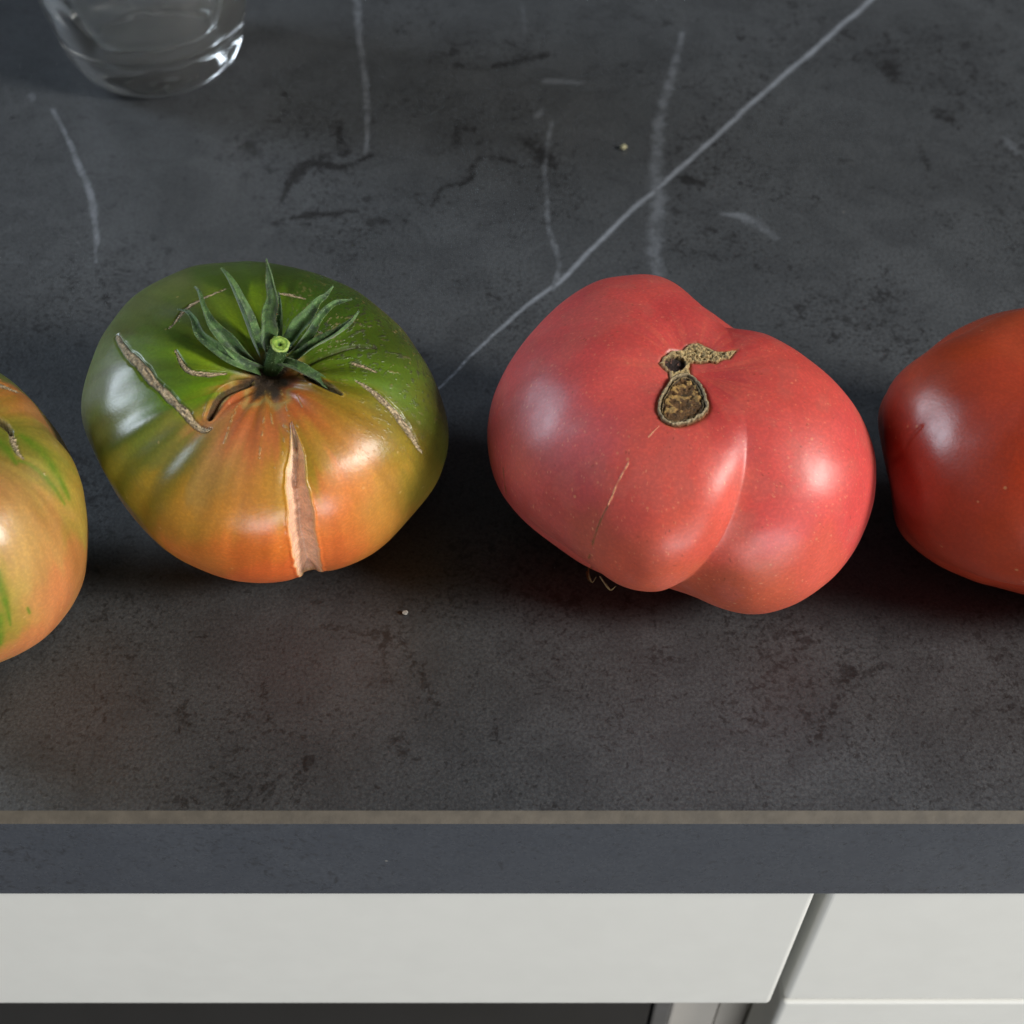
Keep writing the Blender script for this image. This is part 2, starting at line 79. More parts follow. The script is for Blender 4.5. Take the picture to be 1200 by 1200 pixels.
"tint":[[-0.3137,0.5667,0.7619,208,78,74],[-0.6834,0.3533,0.6389,206,76,76],[-0.8766,0.1041,0.4699,196,74,76],[-0.9489,-0.1575,0.2736,186,70,74],[-0.7682,-0.2703,0.5804,196,76,84],[-0.813,-0.4633,0.3527,188,80,80],[-0.6426,-0.1428,0.7528,208,74,74],[-0.4152,0.1801,0.8917,204,74,72],[-0.1316,0.3191,0.9386,206,72,72],[-0.4538,-0.2761,0.8473,212,84,80],[-0.5653,-0.5334,0.6292,196,78,82],[-0.5863,-0.6716,0.4529,176,70,72],[-0.7414,-0.6438,0.1892,170,72,68],[-0.5256,-0.8166,0.2387,164,76,62],[-0.3918,-0.7939,0.465,186,72,64],[-0.3564,-0.9162,0.1832,184,78,58],[-0.3157,-0.6704,0.6715,206,84,76],[-0.1708,-0.7949,0.5822,214,88,78],[-0.0321,-0.6923,0.7209,214,84,78],[0.0549,-0.8365,0.5453,216,90,78],[-0.093,-0.9243,0.3701,210,86,68],[-0.1391,-0.9861,0.0907,200,88,62],[0.1017,-0.9464,0.3066,204,82,66],[0.1315,-0.4048,0.9049,194,62,62],[0.1317,-0.6136,0.7786,190,62,62],[0.3163,-0.4957,0.8088,210,78,74],[0.4792,-0.0926,0.8728,206,76,70],[0.6024,-0.3109,0.7351,214,80,74],[0.612,-0.6083,0.5054,218,84,80],[0.7671,-0.4599,0.4472,210,76,76],[0.7834,-0.5767,0.232,206,74,74],[0.3999,-0.838,0.3712,208,74,72],[0.5212,-0.8487,0.0895,206,84,68],[0.325,-0.9455,-0.0194,190,84,56],[0.1401,-0.9851,-0.0999,176,80,54],[0.0965,0.1499,0.984,204,78,76],[0.3006,0.1526,0.9415,184,54,54]],"ring":[[-0.1938,-0.2532,0.9478],[-0.237,-0.3521,0.9054],[-0.2654,-0.4319,0.862],[-0.2692,-0.4876,0.8305],[-0.2499,-0.54,0.8037],[-0.2107,-0.5757,0.79],[-0.1628,-0.592,0.7893],[-0.1021,-0.5879,0.8024],[-0.0503,-0.5711,0.8193],[0.0019,-0.543,0.8397],[0.0336,-0.4992,0.8658],[0.0352,-0.4432,0.8957],[0.0234,-0.3369,0.9413],[-0.0131,-0.2508,0.9679],[-0.0567,-0.2025,0.9776],[-0.1303,-0.2012,0.9709]],"cork":[[-0.2598,-0.1172,0.9585],[-0.2387,-0.0574,0.9694],[-0.1787,0.0147,0.9838],[-0.0909,0.0371,0.9952],[-0.0484,0.0862,0.9951],[0.0172,0.1005,0.9948],[0.0883,0.0621,0.9942],[0.1511,0.0183,0.9883],[0.2211,0.0127,0.9752],[0.2978,0.0265,0.9543],[0.2389,-0.0532,0.9696],[0.1962,-0.0527,0.9792],[0.1456,-0.0837,0.9858],[0.0972,-0.0627,0.9933],[0.0375,-0.0719,0.9967],[-0.0384,-0.0669,0.997],[-0.0627,-0.1349,0.9889],[-0.0497,-0.2075,0.977],[-0.0813,-0.2319,0.9693],[-0.1465,-0.2461,0.9581],[-0.1971,-0.2537,0.947],[-0.2021,-0.1898,0.9608],[-0.2366,-0.1584,0.9586]],"pit":[[-0.2424,-0.1175,0.963],[-0.222,-0.0661,0.9728],[-0.1623,-0.0351,0.9861],[-0.1047,-0.0412,0.9936],[-0.0741,-0.0846,0.9937],[-0.0972,-0.1429,0.9849],[-0.1438,-0.1877,0.9716],[-0.1921,-0.1877,0.9633],[-0.227,-0.1562,0.9613]]},
"red":{"C":[0.1309,-0.0101,0.035],"A":0.047,"B":0.036,"n":2.3,"axis":[-0.2268,-0.0169,0.9738],"dips":[[0.15,0.35]],"furrows":[{"t":[0,0.3,0.9,1.4,2.0,3.0],"a":[-2.75,-2.75,-2.75,-2.75,-2.75,-2.75],"d":[0,0.01,0.02,0.035,0.04,0],"w":[0.25,0.25]},{"t":[0,0.3,0.9,1.4,2.0,3.0],"a":[2.3,2.3,2.3,2.3,2.3,2.3],"d":[0,0.03,0.03,0.02,0.02,0],"w":[0.2,0.2]},{"t":[0,0.3,0.9,1.4,2.0,3.0],"a":[-0.6,-0.6,-0.6,-0.6,-0.6,-0.6],"d":[0,0.03,0.05,0.05,0.03,0],"w":[0.2,0.2]}],"rs":0.3,
"rc":[[-0.9717,0.1696,-0.1642],[-0.9619,0.247,-0.1175],[-0.9496,0.3086,-0.055],[-0.9352,0.3534,0.0236],[-0.908,0.41,0.0863],[-0.8789,0.4478,0.1642],[-0.8385,0.4959,0.2258],[-0.7924,0.5385,0.2865],[-0.7152,0.6305,0.3015],[-0.6384,0.7016,0.3165],[-0.5633,0.7503,0.3461],[-0.4934,0.7775,0.3899],[-0.4343,0.79,0.4329],[-0.3622,0.8021,0.4749],[-0.2902,0.8061,0.5158],[-0.2,0.833,0.5158],[-0.1301,0.8212,0.5556],[-0.0511,0.812,0.5814],[0.0253,0.804,0.5941],[0.1856,0.773,0.6067],[0.2544,0.743,0.6191],[0.3344,0.7106,0.6191],[0.3998,0.676,0.6191],[0.4773,0.6357,0.6067],[0.5506,0.5864,0.5941],[0.6117,0.5224,0.5941],[0.6653,0.4521,0.5941],[0.719,0.3807,0.5814],[0.7761,0.3215,0.5424],[0.8148,0.2367,0.5292],[0.857,0.1635,0.4886],[0.8708,0.0548,0.4886],[0.8941,-0.0281,0.447],[0.9074,-0.1146,0.4043],[0.9102,-0.2034,0.3608],[0.9156,-0.266,0.3015],[0.9113,-0.2804,0.3015],[0.9113,-0.3443,0.2258],[0.9076,-0.3927,0.1487],[0.9035,-0.4251,0.055],[0.7252,-0.681,0.1019],[0.6954,-0.7176,0.0393],[0.6844,-0.7288,-0.0236],[0.6713,-0.7378,-0.0706],[0.6197,-0.7735,-0.1331],[0.564,-0.8024,-0.1951],[0.5071,-0.8275,-0.2411],[0.435,-0.8536,-0.2865],[0.363,-0.8764,-0.3165],[0.2899,-0.8923,-0.3461],[0.2164,-0.9012,-0.3754],[0.1431,-0.9033,-0.4043],[0.057,-0.9064,-0.4187],[-0.0287,-0.9142,-0.4043],[-0.0989,-0.896,-0.4329],[-0.1649,-0.8645,-0.4749],[-0.2476,-0.8522,-0.461],[-0.324,-0.8183,-0.4749],[-0.448,-0.7575,-0.4749],[-0.5216,-0.7179,-0.461],[-0.5869,-0.6657,-0.461],[-0.6424,-0.6225,-0.447],[-0.6667,-0.6067,-0.4329],[-0.7176,-0.5566,-0.4187],[-0.8138,-0.4309,-0.3899],[-0.8562,-0.339,-0.3899],[-0.8882,-0.243,-0.3899],[-0.9188,-0.1603,-0.3608],[-0.9406,-0.074,-0.3313],[-0.9665,-0.0152,-0.2563],[-0.9712,0.0764,-0.2258],[-0.9716,0.1539,-0.1797]],
"rw":[-0.0812,-0.027,0.0336,0.0534,0.0549,0.0028,-0.0381,-0.0763,-0.0604,-0.0534,-0.0445,-0.0278,-0.0126,-0.0005,-0.0025,-0.0094,-0.0328,-0.0512,-0.0593,-0.0389,-0.0128,0.0095,0.0223,0.0237,0.0167,0.0069,-0.0024,-0.0082,-0.009,-0.0059,-0.002,0.0009,0.0018,0.0012,0.0007,0.001,0.0011,0.0023,0.0033,0.0026,-0.0029,-0.0084,-0.0122,-0.0139,-0.0111,-0.0003,0.0145,0.0317,0.0413,0.0367,0.0139,-0.0246,-0.0581,-0.0596,-0.082,-0.0869,-0.0498,-0.0131,0.0176,0.0001,-0.019,-0.043,-0.0538,-0.0581,-0.0124,0.0314,0.0495,0.0243,-0.0308,-0.066,-0.1027,-0.0913],
"marks":[["crease",[[-0.8436,-0.2535,0.4733,0.7],[-0.8885,-0.2663,0.3736,1.54],[-0.9288,-0.2709,0.253,1.82],[-0.8479,0.2362,-0.4746,1.82],[-0.8065,0.1424,-0.5738,1.4]]]],
"tint":[[-0.3786,0.4577,0.8045,150,62,36],[-0.6355,0.1887,0.7486,146,54,28],[-0.8267,0.0187,0.5623,148,60,40],[-0.9438,-0.0032,0.3305,130,44,32],[-0.8677,-0.3559,0.3471,138,44,30],[-0.7804,-0.5116,0.3596,140,46,28],[-0.6545,-0.3984,0.6425,148,56,42],[-0.6267,-0.6541,0.4235,140,50,34],[-0.4842,-0.6393,0.5974,140,46,24],[-0.4468,-0.8294,0.3353,140,50,28],[-0.7005,-0.6949,0.1628,132,48,32],[-0.8712,-0.4907,-0.0172,126,40,26],[-0.4577,0.2278,0.8594,150,60,38],[-0.5972,-0.147,0.7885,146,54,36]]},
"left":{"C":[-0.1356,-0.0341,0.0385],"A":0.04,"B":0.0385,"n":2.3,"axis":[0.4288,-0.0541,0.9018],"dips":[[0.18,0.35],[0.05,0.7]],"furrows":[{"t":[0,0.3,0.9,1.4,2.0,3.0],"a":[-0.35,-0.35,-0.35,-0.35,-0.35,-0.35],"d":[0,0.03,0.03,0.02,0.01,0],"w":[0.16,0.16]},{"t":[0,0.3,0.9,1.4,2.0,3.0],"a":[0.6,0.6,0.6,0.6,0.6,0.6],"d":[0,0.03,0.03,0.02,0.01,0],"w":[0.16,0.16]},{"t":[0,0.3,0.9,1.4,2.0,3.0],"a":[1.7,1.7,1.7,1.7,1.7,1.7],"d":[0,0.03,0.03,0.02,0.01,0],"w":[0.16,0.16]},{"t":[0,0.3,0.9,1.4,2.0,3.0],"a":[2.8,2.8,2.8,2.8,2.8,2.8],"d":[0,0.03,0.03,0.02,0.01,0],"w":[0.16,0.16]},{"t":[0,0.3,0.9,1.4,2.0,3.0],"a":[-2.1,-2.1,-2.1,-2.1,-2.1,-2.1],"d":[0,0.03,0.03,0.02,0.01,0],"w":[0.16,0.16]},{"t":[0,0.3,0.9,1.4,2.0,3.0],"a":[-1.3,-1.3,-1.3,-1.3,-1.3,-1.3],"d":[0,0.03,0.03,0.02,0.01,0],"w":[0.16,0.16]}],"rs":0.3,
"rc":[[-0.844,-0.2742,0.461],[-0.8412,-0.2588,0.4749],[-0.8389,-0.1737,0.5158],[-0.8162,-0.1031,0.5686],[-0.7946,-0.025,0.6067],[-0.7538,0.0474,0.6554],[-0.7147,0.1132,0.6903],[-0.6916,0.2128,0.6903],[-0.6495,0.2933,0.7015],[-0.6109,0.3877,0.6903],[-0.5475,0.4386,0.7126],[-0.4804,0.4957,0.7236],[-0.4076,0.5428,0.7343],[-0.3455,0.5843,0.7343],[-0.265,0.6123,0.7449],[-0.2063,0.6705,0.7126],[-0.1335,0.7,0.7015],[-0.0568,0.7213,0.6903],[0.0231,0.734,0.6788],[0.105,0.7375,0.6672],[0.2365,0.7688,0.5941],[0.3148,0.76,0.5686],[0.3931,0.7424,0.5424],[0.4633,0.7301,0.5023],[0.5328,0.7097,0.461],[0.594,0.6955,0.4043],[0.6595,0.6595,0.3608],[0.6776,0.6566,0.3313],[0.7187,0.6336,0.2865],[0.7557,0.6252,0.1951],[0.8034,0.5837,0.1175],[0.908,0.41,0.0863],[0.9236,0.3826,-0.0236],[0.936,0.337,-0.1019],[0.9374,0.2884,-0.1951],[0.9399,0.2256,-0.2563],[0.9369,0.1484,-0.3165],[0.924,0.0727,-0.3754],[0.9145,0.0144,-0.4043],[0.9013,-0.0142,-0.4329],[0.8821,-0.0974,-0.461],[0.8415,-0.1605,-0.5158],[0.7985,-0.232,-0.5556],[0.7209,-0.3963,-0.5686],[0.6729,-0.4573,-0.5814],[0.6657,-0.4678,-0.5814],[0.6034,-0.5319,-0.5941],[0.5376,-0.5725,-0.6191],[0.4715,-0.628,-0.6191],[0.3998,-0.676,-0.6191],[0.3385,-0.7193,-0.6067],[0.2575,-0.7521,-0.6067],[0.1878,-0.7822,-0.5941],[0.0522,-0.8298,-0.5556],[-0.0392,-0.8305,-0.5556],[-0.0949,-0.8595,-0.5023],[-0.1769,-0.8544,-0.4886],[-0.2496,-0.859,-0.447],[-0.3119,-0.8664,-0.3899],[-0.3946,-0.8386,-0.3754],[-0.457,-0.8313,-0.3165],[-0.5284,-0.8044,-0.2714],[-0.5849,-0.779,-0.2258],[-0.6506,-0.7379,-0.1797],[-0.6923,-0.7144,-0.1019],[-0.7289,-0.6845,-0.0079],[-0.7473,-0.6588,0.0863],[-0.7698,-0.6168,0.1642],[-0.797,-0.5602,0.2258],[-0.813,-0.4982,0.3015],[-0.831,-0.4234,0.3608],[-0.8504,-0.3367,0.4043]],
"rw":[-0.0003,-0.0002,-0.0001,0.0001,0.0003,0.0006,0.0007,0.0007,0.0002,-0.0006,-0.0015,-0.0021,-0.0019,-0.0009,0.0011,0.0032,0.0048,0.0049,0.0031,-0.0005,-0.0076,-0.01,-0.011,-0.0103,-0.0097,-0.0094,-0.0111,-0.0123,-0.0152,-0.0256,-0.0352,-0.0086,-0.0222,-0.0267,-0.0308,-0.0257,-0.0181,-0.012,-0.0099,-0.0086,-0.0113,-0.0102,-0.0091,-0.0075,-0.0019,-0.0014,0.0008,-0.0022,-0.0125,-0.023,-0.0276,-0.0252,-0.0163,0.0055,0.0127,0.0136,0.0102,0.0042,-0.0014,-0.0047,-0.0056,-0.0042,-0.002,0.0003,0.0017,0.002,0.0014,0.0005,-0.0001,-0.0005,-0.0006,-0.0004],
"marks":[["crevice",[[0.6174,0.176,0.7668,1.4],[0.6608,0.1484,0.7357,1.54],[0.698,0.1042,0.7084,1.12],[0.7109,0.0734,0.6994,0.7]]],["scar",[[0.6962,0.1083,0.7097,0.7],[0.7219,0.0429,0.6907,1.26],[0.7479,-0.0403,0.6626,1.12],[0.7743,-0.0752,0.6284,0.42]]],["scar",[[0.4794,0.4564,0.7496,1.4],[0.5369,0.4436,0.7177,2.1],[0.5874,0.4493,0.6731,1.54],[0.6226,0.4983,0.6034,0.42]]],["green",[[0.7462,0.0807,0.6608,1.4],[0.7893,0.0432,0.6125,2.8],[0.8432,-0.0055,0.5376,2.8],[0.895,-0.0663,0.441,2.38],[0.9411,-0.1201,0.3161,0.98]]],["green",[[0.7633,-0.0978,0.6386,0.84],[0.8098,-0.0971,0.5786,1.26],[0.8698,-0.1263,0.4769,1.54],[0.9318,-0.1663,0.3227,0.7]]],["green",[[0.6606,-0.6629,0.3524,1.54],[0.6655,-0.7062,0.2416,2.38],[0.6681,-0.7366,0.1052,1.54],[0.6529,-0.757,-0.0263,0.56]]],["green",[[0.6271,-0.7747,0.0812,2.8],[0.5993,-0.8004,-0.0163,3.5],[0.5723,-0.8069,-0.1465,2.1]]],["green",[[0.7412,-0.6709,0.022,0.84],[0.7401,-0.6718,-0.0303,0.84]]],["green",[[0.6577,0.0237,0.7529,2.1],[0.7066,-0.0289,0.7071,2.8],[0.7565,-0.1208,0.6427,1.12]]],["stripe",[[0.8169,-0.0816,0.571,0.56],[0.8416,-0.0917,0.5322,0.7],[0.8528,-0.105,0.5115,0.42]]]],
"tint":[[0.4688,0.6834,0.5597,120,128,50],[0.6311,0.3654,0.6843,196,118,62],[0.7224,0.4149,0.5532,190,128,80],[0.6249,0.2524,0.7388,168,140,56],[0.7512,0.1683,0.6383,160,145,60],[0.6839,0.0988,0.7229,104,130,36],[0.7921,0.0232,0.6099,122,150,40],[0.8327,0.1624,0.5294,168,142,66],[0.8744,-0.0226,0.4846,166,156,66],[0.8869,-0.1123,0.4481,140,152,48],[0.795,-0.1275,0.5931,170,146,70],[0.7257,-0.1014,0.6805,168,140,68],[0.7203,-0.2859,0.632,206,146,92],[0.831,-0.2382,0.5026,200,152,86],[0.9341,-0.102,0.3422,190,152,72],[0.8991,-0.291,0.3269,208,146,88],[0.985,-0.1432,0.0967,180,150,70],[0.9552,-0.2723,-0.1159,206,136,78],[0.8041,-0.4889,0.3383,210,164,100],[0.7059,-0.6119,0.3567,212,164,106],[0.7204,-0.6624,0.2057,212,170,104],[0.6777,-0.6982,0.2306,176,160,56],[0.6371,-0.7675,0.0707,140,158,44],[0.6477,-0.7603,-0.0486,190,156,70],[0.5912,-0.8004,-0.0991,150,160,50],[0.7537,-0.6571,-0.0115,214,150,92],[0.8419,-0.537,-0.0533,222,138,88],[0.8858,-0.4535,-0.0983,222,132,84],[0.6687,-0.6948,-0.2647,222,132,84],[0.8327,-0.5214,0.1862,214,152,92],[0.6145,0.0149,0.7887,150,140,50],[0.5864,-0.5285,0.6139,205,150,80],[0.5639,-0.7872,0.2495,190,150,70]]}}
VEINS = [[0.9,[[0.1487,0.2749,0.00173],[0.095,0.2047,0.00152],[0.0594,0.157,0.00139],[0.034,0.1239,0.00131],[0.0149,0.0957,0.00124],[0.0,0.0776,0.00093],[-0.0141,0.0585,0.00064],[-0.0221,0.0466,0.00038]]],[0.42,[[-0.0632,0.2743,0.00205],[-0.0577,0.2309,0.00174],[-0.0533,0.1963,0.00148],[-0.0516,0.1645,0.00109]]],[0.6,[[-0.1676,0.1919,0.00103],[-0.1551,0.1671,0.00131],[-0.1443,0.1439,0.00173],[-0.1378,0.1216,0.00136],[-0.1339,0.105,0.00073]]],[0.33,[[0.0142,0.1854,0.00097],[0.0118,0.1545,0.00122],[0.0122,0.1261,0.00116],[0.0149,0.1071,0.00127],[0.013,0.0916,0.00096]]],[0.36,[[0.0666,0.2444,0.00143],[0.0596,0.2132,0.00238],[0.054,0.1854,0.00292],[0.0504,0.1595,0.00341],[0.0495,0.1354,0.00357],[0.0465,0.1128,0.00371],[0.0463,0.0978,0.00278]]],[0.42,[[0.0704,0.1307,0.00119],[0.0797,0.127,0.00296],[0.0864,0.1172,0.00175]]],[0.2,[[0.0948,-0.0341,0.00045],[0.1019,-0.042,0.00056],[0.1099,-0.0477,0.00045]]],[0.14,[[0.0041,0.2656,0.00092],[0.0043,0.234,0.00087]]],[0.35,[[-0.1777,0.2007,0.0014],[-0.1763,0.1974,0.00139]]],[0.12,[[-0.1683,0.1063,0.0006],[-0.1374,0.1033,0.00073],[-0.1056,0.0937,0.00057]]],[0.3,[[0.0128,0.2103,0.00235],[0.0255,0.2086,0.00168]]],[0.28,[[0.0087,0.1881,0.00162],[0.0106,0.1919,0.0013]]],[0.2,[[0.1759,0.1722,0.00234],[0.1771,0.1645,0.00132]]],[0.22,[[-0.0827,-0.0547,0.00054],[-0.0824,-0.0471,0.00044]]]]
SMUDGES = [[0.8,[[-0.0786,0.1372,0.00075],[-0.0751,0.1506,0.00215],[-0.0691,0.1595,0.0028],[-0.0594,0.1565,0.00216],[-0.0497,0.1635,0.00109]]],[0.7,[[-0.0623,0.1811,0.00129],[-0.0591,0.1645,0.00219]]],[0.75,[[-0.0796,0.1261,0.00059],[-0.0686,0.1298,0.00118],[-0.0522,0.1321,0.00074]]],[0.7,[[-0.0483,0.1261,0.00117],[-0.041,0.127,0.00073]]],[0.75,[[-0.0265,0.1354,0.00074],[-0.0234,0.1458,0.0009],[-0.0153,0.1487,0.00212],[-0.0114,0.1615,0.00186],[-0.0024,0.1615,0.00155],[0.0024,0.1585,0.00092]]],[0.8,[[0.0052,0.1717,0.00252],[0.0137,0.1595,0.0037]]],[0.6,[[-0.0325,0.2238,0.00172],[-0.0229,0.2297,0.00243]]],[0.55,[[-0.021,0.2202,0.00205],[-0.0103,0.219,0.0017]]],[0.65,[[-0.0071,0.2202,0.00205],[0.0137,0.2285,0.00173]]],[0.5,[[-0.02,0.1827,0.00128],[-0.0205,0.1686,0.00157],[-0.0288,0.1635,0.00093]]],[0.7,[[-0.0929,0.1707,0.00224],[-0.0911,0.1656,0.00254]]],[0.7,[[0.1553,0.1897,0.00305],[0.1581,0.1854,0.0027]]],[0.7,[[0.0603,0.1496,0.00183],[0.0659,0.1467,0.00152]]],[0.6,[[0.1146,0.1605,0.00127],[0.1177,0.161,0.00127]]],[0.6,[[0.1425,0.222,0.00283],[0.1436,0.2103,0.00244]]],[0.5,[[0.0889,0.247,0.00288],[0.0889,0.2407,0.00214]]],[0.5,[[0.1222,0.1458,0.00124],[0.1283,0.1439,0.00093]]],[0.6,[[0.1442,0.1448,0.0011],[0.1455,0.1453,0.0011]]],[0.45,[[-0.0499,-0.088,0.00142],[-0.0486,-0.0793,0.00164],[-0.0478,-0.0755,0.00124]]],[0.5,[[-0.0278,-0.0433,0.00108],[-0.0227,-0.0522,0.00149],[-0.0186,-0.0619,0.00146],[-0.0234,-0.0655,0.00083]]],[0.45,[[-0.0484,-0.0381,0.0011],[-0.0323,-0.0407,0.0013]]],[0.45,[[-0.0615,-0.0547,0.00086],[-0.0582,-0.0667,0.00147],[-0.0497,-0.0702,0.00083]]],[0.5,[[0.0361,-0.0466,0.00172],[0.0406,-0.0492,0.00129]]],[0.45,[[0.0547,-0.0713,0.00063],[0.0558,-0.0793,0.00093],[0.0578,-0.087,0.00082]]],[0.4,[[0.0795,-0.0547,0.00152],[0.092,-0.0497,0.0011]]],[0.4,[[0.0663,-0.0748,0.00104],[0.0746,-0.0667,0.00127],[0.0816,-0.0547,0.00087]]],[0.55,[[-0.0279,-0.0725,0.00185],[-0.0221,-0.0759,0.00102]]],[0.45,[[-0.0052,-0.0595,0.00042],[-0.003,-0.0709,0.00062]]],[0.45,[[-0.0786,-0.0859,0.00186],[-0.0753,-0.088,0.00124]]],[0.45,[[-0.08,-0.0624,0.0015],[-0.0778,-0.0655,0.00128]]],[0.5,[[0.1172,-0.0407,0.00137],[0.1183,-0.0425,0.00114]]],[0.4,[[0.0202,-0.0718,0.00185],[0.0238,-0.0727,0.00103]]],[0.4,[[0.1441,0.1722,0.00099],[0.145,0.1545,0.0016]]],[0.45,[[-0.011,-0.0773,0.00102],[-0.008,-0.0759,0.00102]]]]

# ------------------------------------------------------------------ helpers
def lin(c):
    c = np.asarray(c, float)/255
    return np.where(c <= .04045, c/12.92, ((c+.055)/1.055)**2.4)
def rgba(c): return tuple(float(x) for x in lin(c))+(1,)
def link(o, parent=None):
    COLL.objects.link(o)
    if parent is not None: o.parent = parent
    return o
def empty(name, loc, label, cat, group=None):
    o = bpy.data.objects.new(name, None); o.location = loc; o.empty_display_size = .02; COLL.objects.link(o)
    tag(o, label, cat, group); return o
def tag(o, label=None, cat=None, group=None, kind=None):
    for k, v in (('label', label), ('category', cat), ('group', group), ('kind', kind)):
        if v: o[k] = v
    return o
def mesh_np(name, V, quads, tris=None, mat=None, parent=None, cols=None, attrs=None, smooth=True):
    me = bpy.data.meshes.new(name)
    nq = len(quads); nt = 0 if tris is None else len(tris)
    loops = np.concatenate([np.asarray(quads).ravel(), np.asarray(tris).ravel()]) if nt else np.asarray(quads).ravel()
    me.vertices.add(len(V)); me.vertices.foreach_set('co', np.asarray(V, np.float32).ravel())
    me.loops.add(len(loops)); me.loops.foreach_set('vertex_index', loops.astype(np.int32))
    st = np.concatenate([np.arange(nq)*4, nq*4+np.arange(nt)*3]); tot = np.concatenate([np.full(nq, 4), np.full(nt, 3)])
    me.polygons.add(nq+nt); me.polygons.foreach_set('loop_start', st.astype(np.int32)); me.polygons.foreach_set('loop_total', tot.astype(np.int32))
    me.update(calc_edges=True); me.validate()
    me.polygons.foreach_set('use_smooth', np.full(len(me.polygons), smooth))
    if cols is not None:
        a = me.color_attributes.new('pigment', 'FLOAT_COLOR', 'POINT')
        a.data.foreach_set('color', np.concatenate([cols, np.ones((len(cols), 1))], 1).astype(np.float32).ravel())
    for k, v in (attrs or {}).items():
        a = me.attributes.new(k, 'FLOAT', 'POINT'); a.data.foreach_set('value', np.asarray(v, np.float32))
    if mat: me.materials.append(mat)
    return link(bpy.data.objects.new(name, me), parent)
def box(name, x0, x1, y0, y1, z0, z1, mat, parent=None, bevel=0., seg=3):
    import bmesh
    bm = bmesh.new(); bmesh.ops.create_cube(bm, size=1)
    c = Vector(((x0+x1)/2, (y0+y1)/2, (z0+z1)/2))
    for v in bm.verts: v.co = Vector((v.co.x*(x1-x0), v.co.y*(y1-y0), v.co.z*(z1-z0)))
    if bevel: bmesh.ops.bevel(bm, geom=bm.edges[:], offset=bevel, segments=seg, affect='EDGES', profile=.5)
    me = bpy.data.meshes.new(name); bm.to_mesh(me); bm.free(); me.materials.append(mat)
    o = link(bpy.data.objects.new(name, me), parent)
    o.location = c if parent is None else c-parent.location
    return o
def vnoise(p, scale, seed):
    rs = np.random.RandomState(seed); Lt = rs.rand(64, 64, 64)
    q = np.asarray(p)*scale+100.37*(seed % 7+1); i = np.floor(q).astype(int); f = q-i; f = f*f*(3-2*f); i &= 63; j = (i+1) & 63
    def g(a, b, c): return Lt[a, b, c]
    x0, y0, z0 = i[..., 0], i[..., 1], i[..., 2]; x1, y1, z1 = j[..., 0], j[..., 1], j[..., 2]; fx, fy, fz = f[..., 0], f[..., 1], f[..., 2]
    a = g(x0, y0, z0)*(1-fx)+g(x1, y0, z0)*fx; b = g(x0, y1, z0)*(1-fx)+g(x1, y1, z0)*fx
    c = g(x0, y0, z1)*(1-fx)+g(x1, y0, z1)*fx; d = g(x0, y1, z1)*(1-fx)+g(x1, y1, z1)*fx
    return (a*(1-fy)+b*fy)*(1-fz)+(c*(1-fy)+d*fy)*fz
def fbm(p, scale, seed, n=3):
    return sum(vnoise(p, scale*2**k, seed+k)*.5**k for k in range(n))/sum(.5**k for k in range(n))
def catmull(P, n=6):
    P = np.asarray(P, float); Q = np.vstack([2*P[0]-P[1], P, 2*P[-1]-P[-2]]); out = []
    for i in range(1, len(Q)-2):
        for s in np.arange(n)/n:
            a, b, c, d = Q[i-1:i+3]
            out.append(.5*(2*b+(c-a)*s+(2*a-5*b+4*c-d)*s*s+(3*b-a-3*c+d)*s**3))
    return np.array(out+[P[-1]])
def polyline(V, pts, w, reach=4.):
    """per vertex: distance / half width, position along the line, signed side; far vertices get 9"""
    d = np.full(len(V), 9.); s = np.zeros(len(V)); side = np.zeros(len(V))
    lo = pts.min(0)-reach*w.max(); hi = pts.max(0)+reach*w.max()
    idx = np.where(((V > lo) & (V < hi)).all(1))[0]; Q = V[idx]
    n = len(pts)-1; D = d[idx]; SS = s[idx]; SD = side[idx]
    for k in range(n):
        a, b = pts[k], pts[k+1]; ab = b-a; h = np.clip(((Q-a)@ab)/(ab@ab), 0, 1); r = Q-a-h[:, None]*ab
        x = np.linalg.norm(r, axis=1)/np.maximum(w[k]*(1-h)+w[k+1]*h, 1e-5); m = x < D
        D[m] = x[m]; SS[m] = ((k+h)/n)[m]; SD[m] = np.where(np.cross(r, ab)[:, 2] > 0, 1., -1.)[m]
    d[idx] = D; s[idx] = SS; side[idx] = SD
    return d, s, side
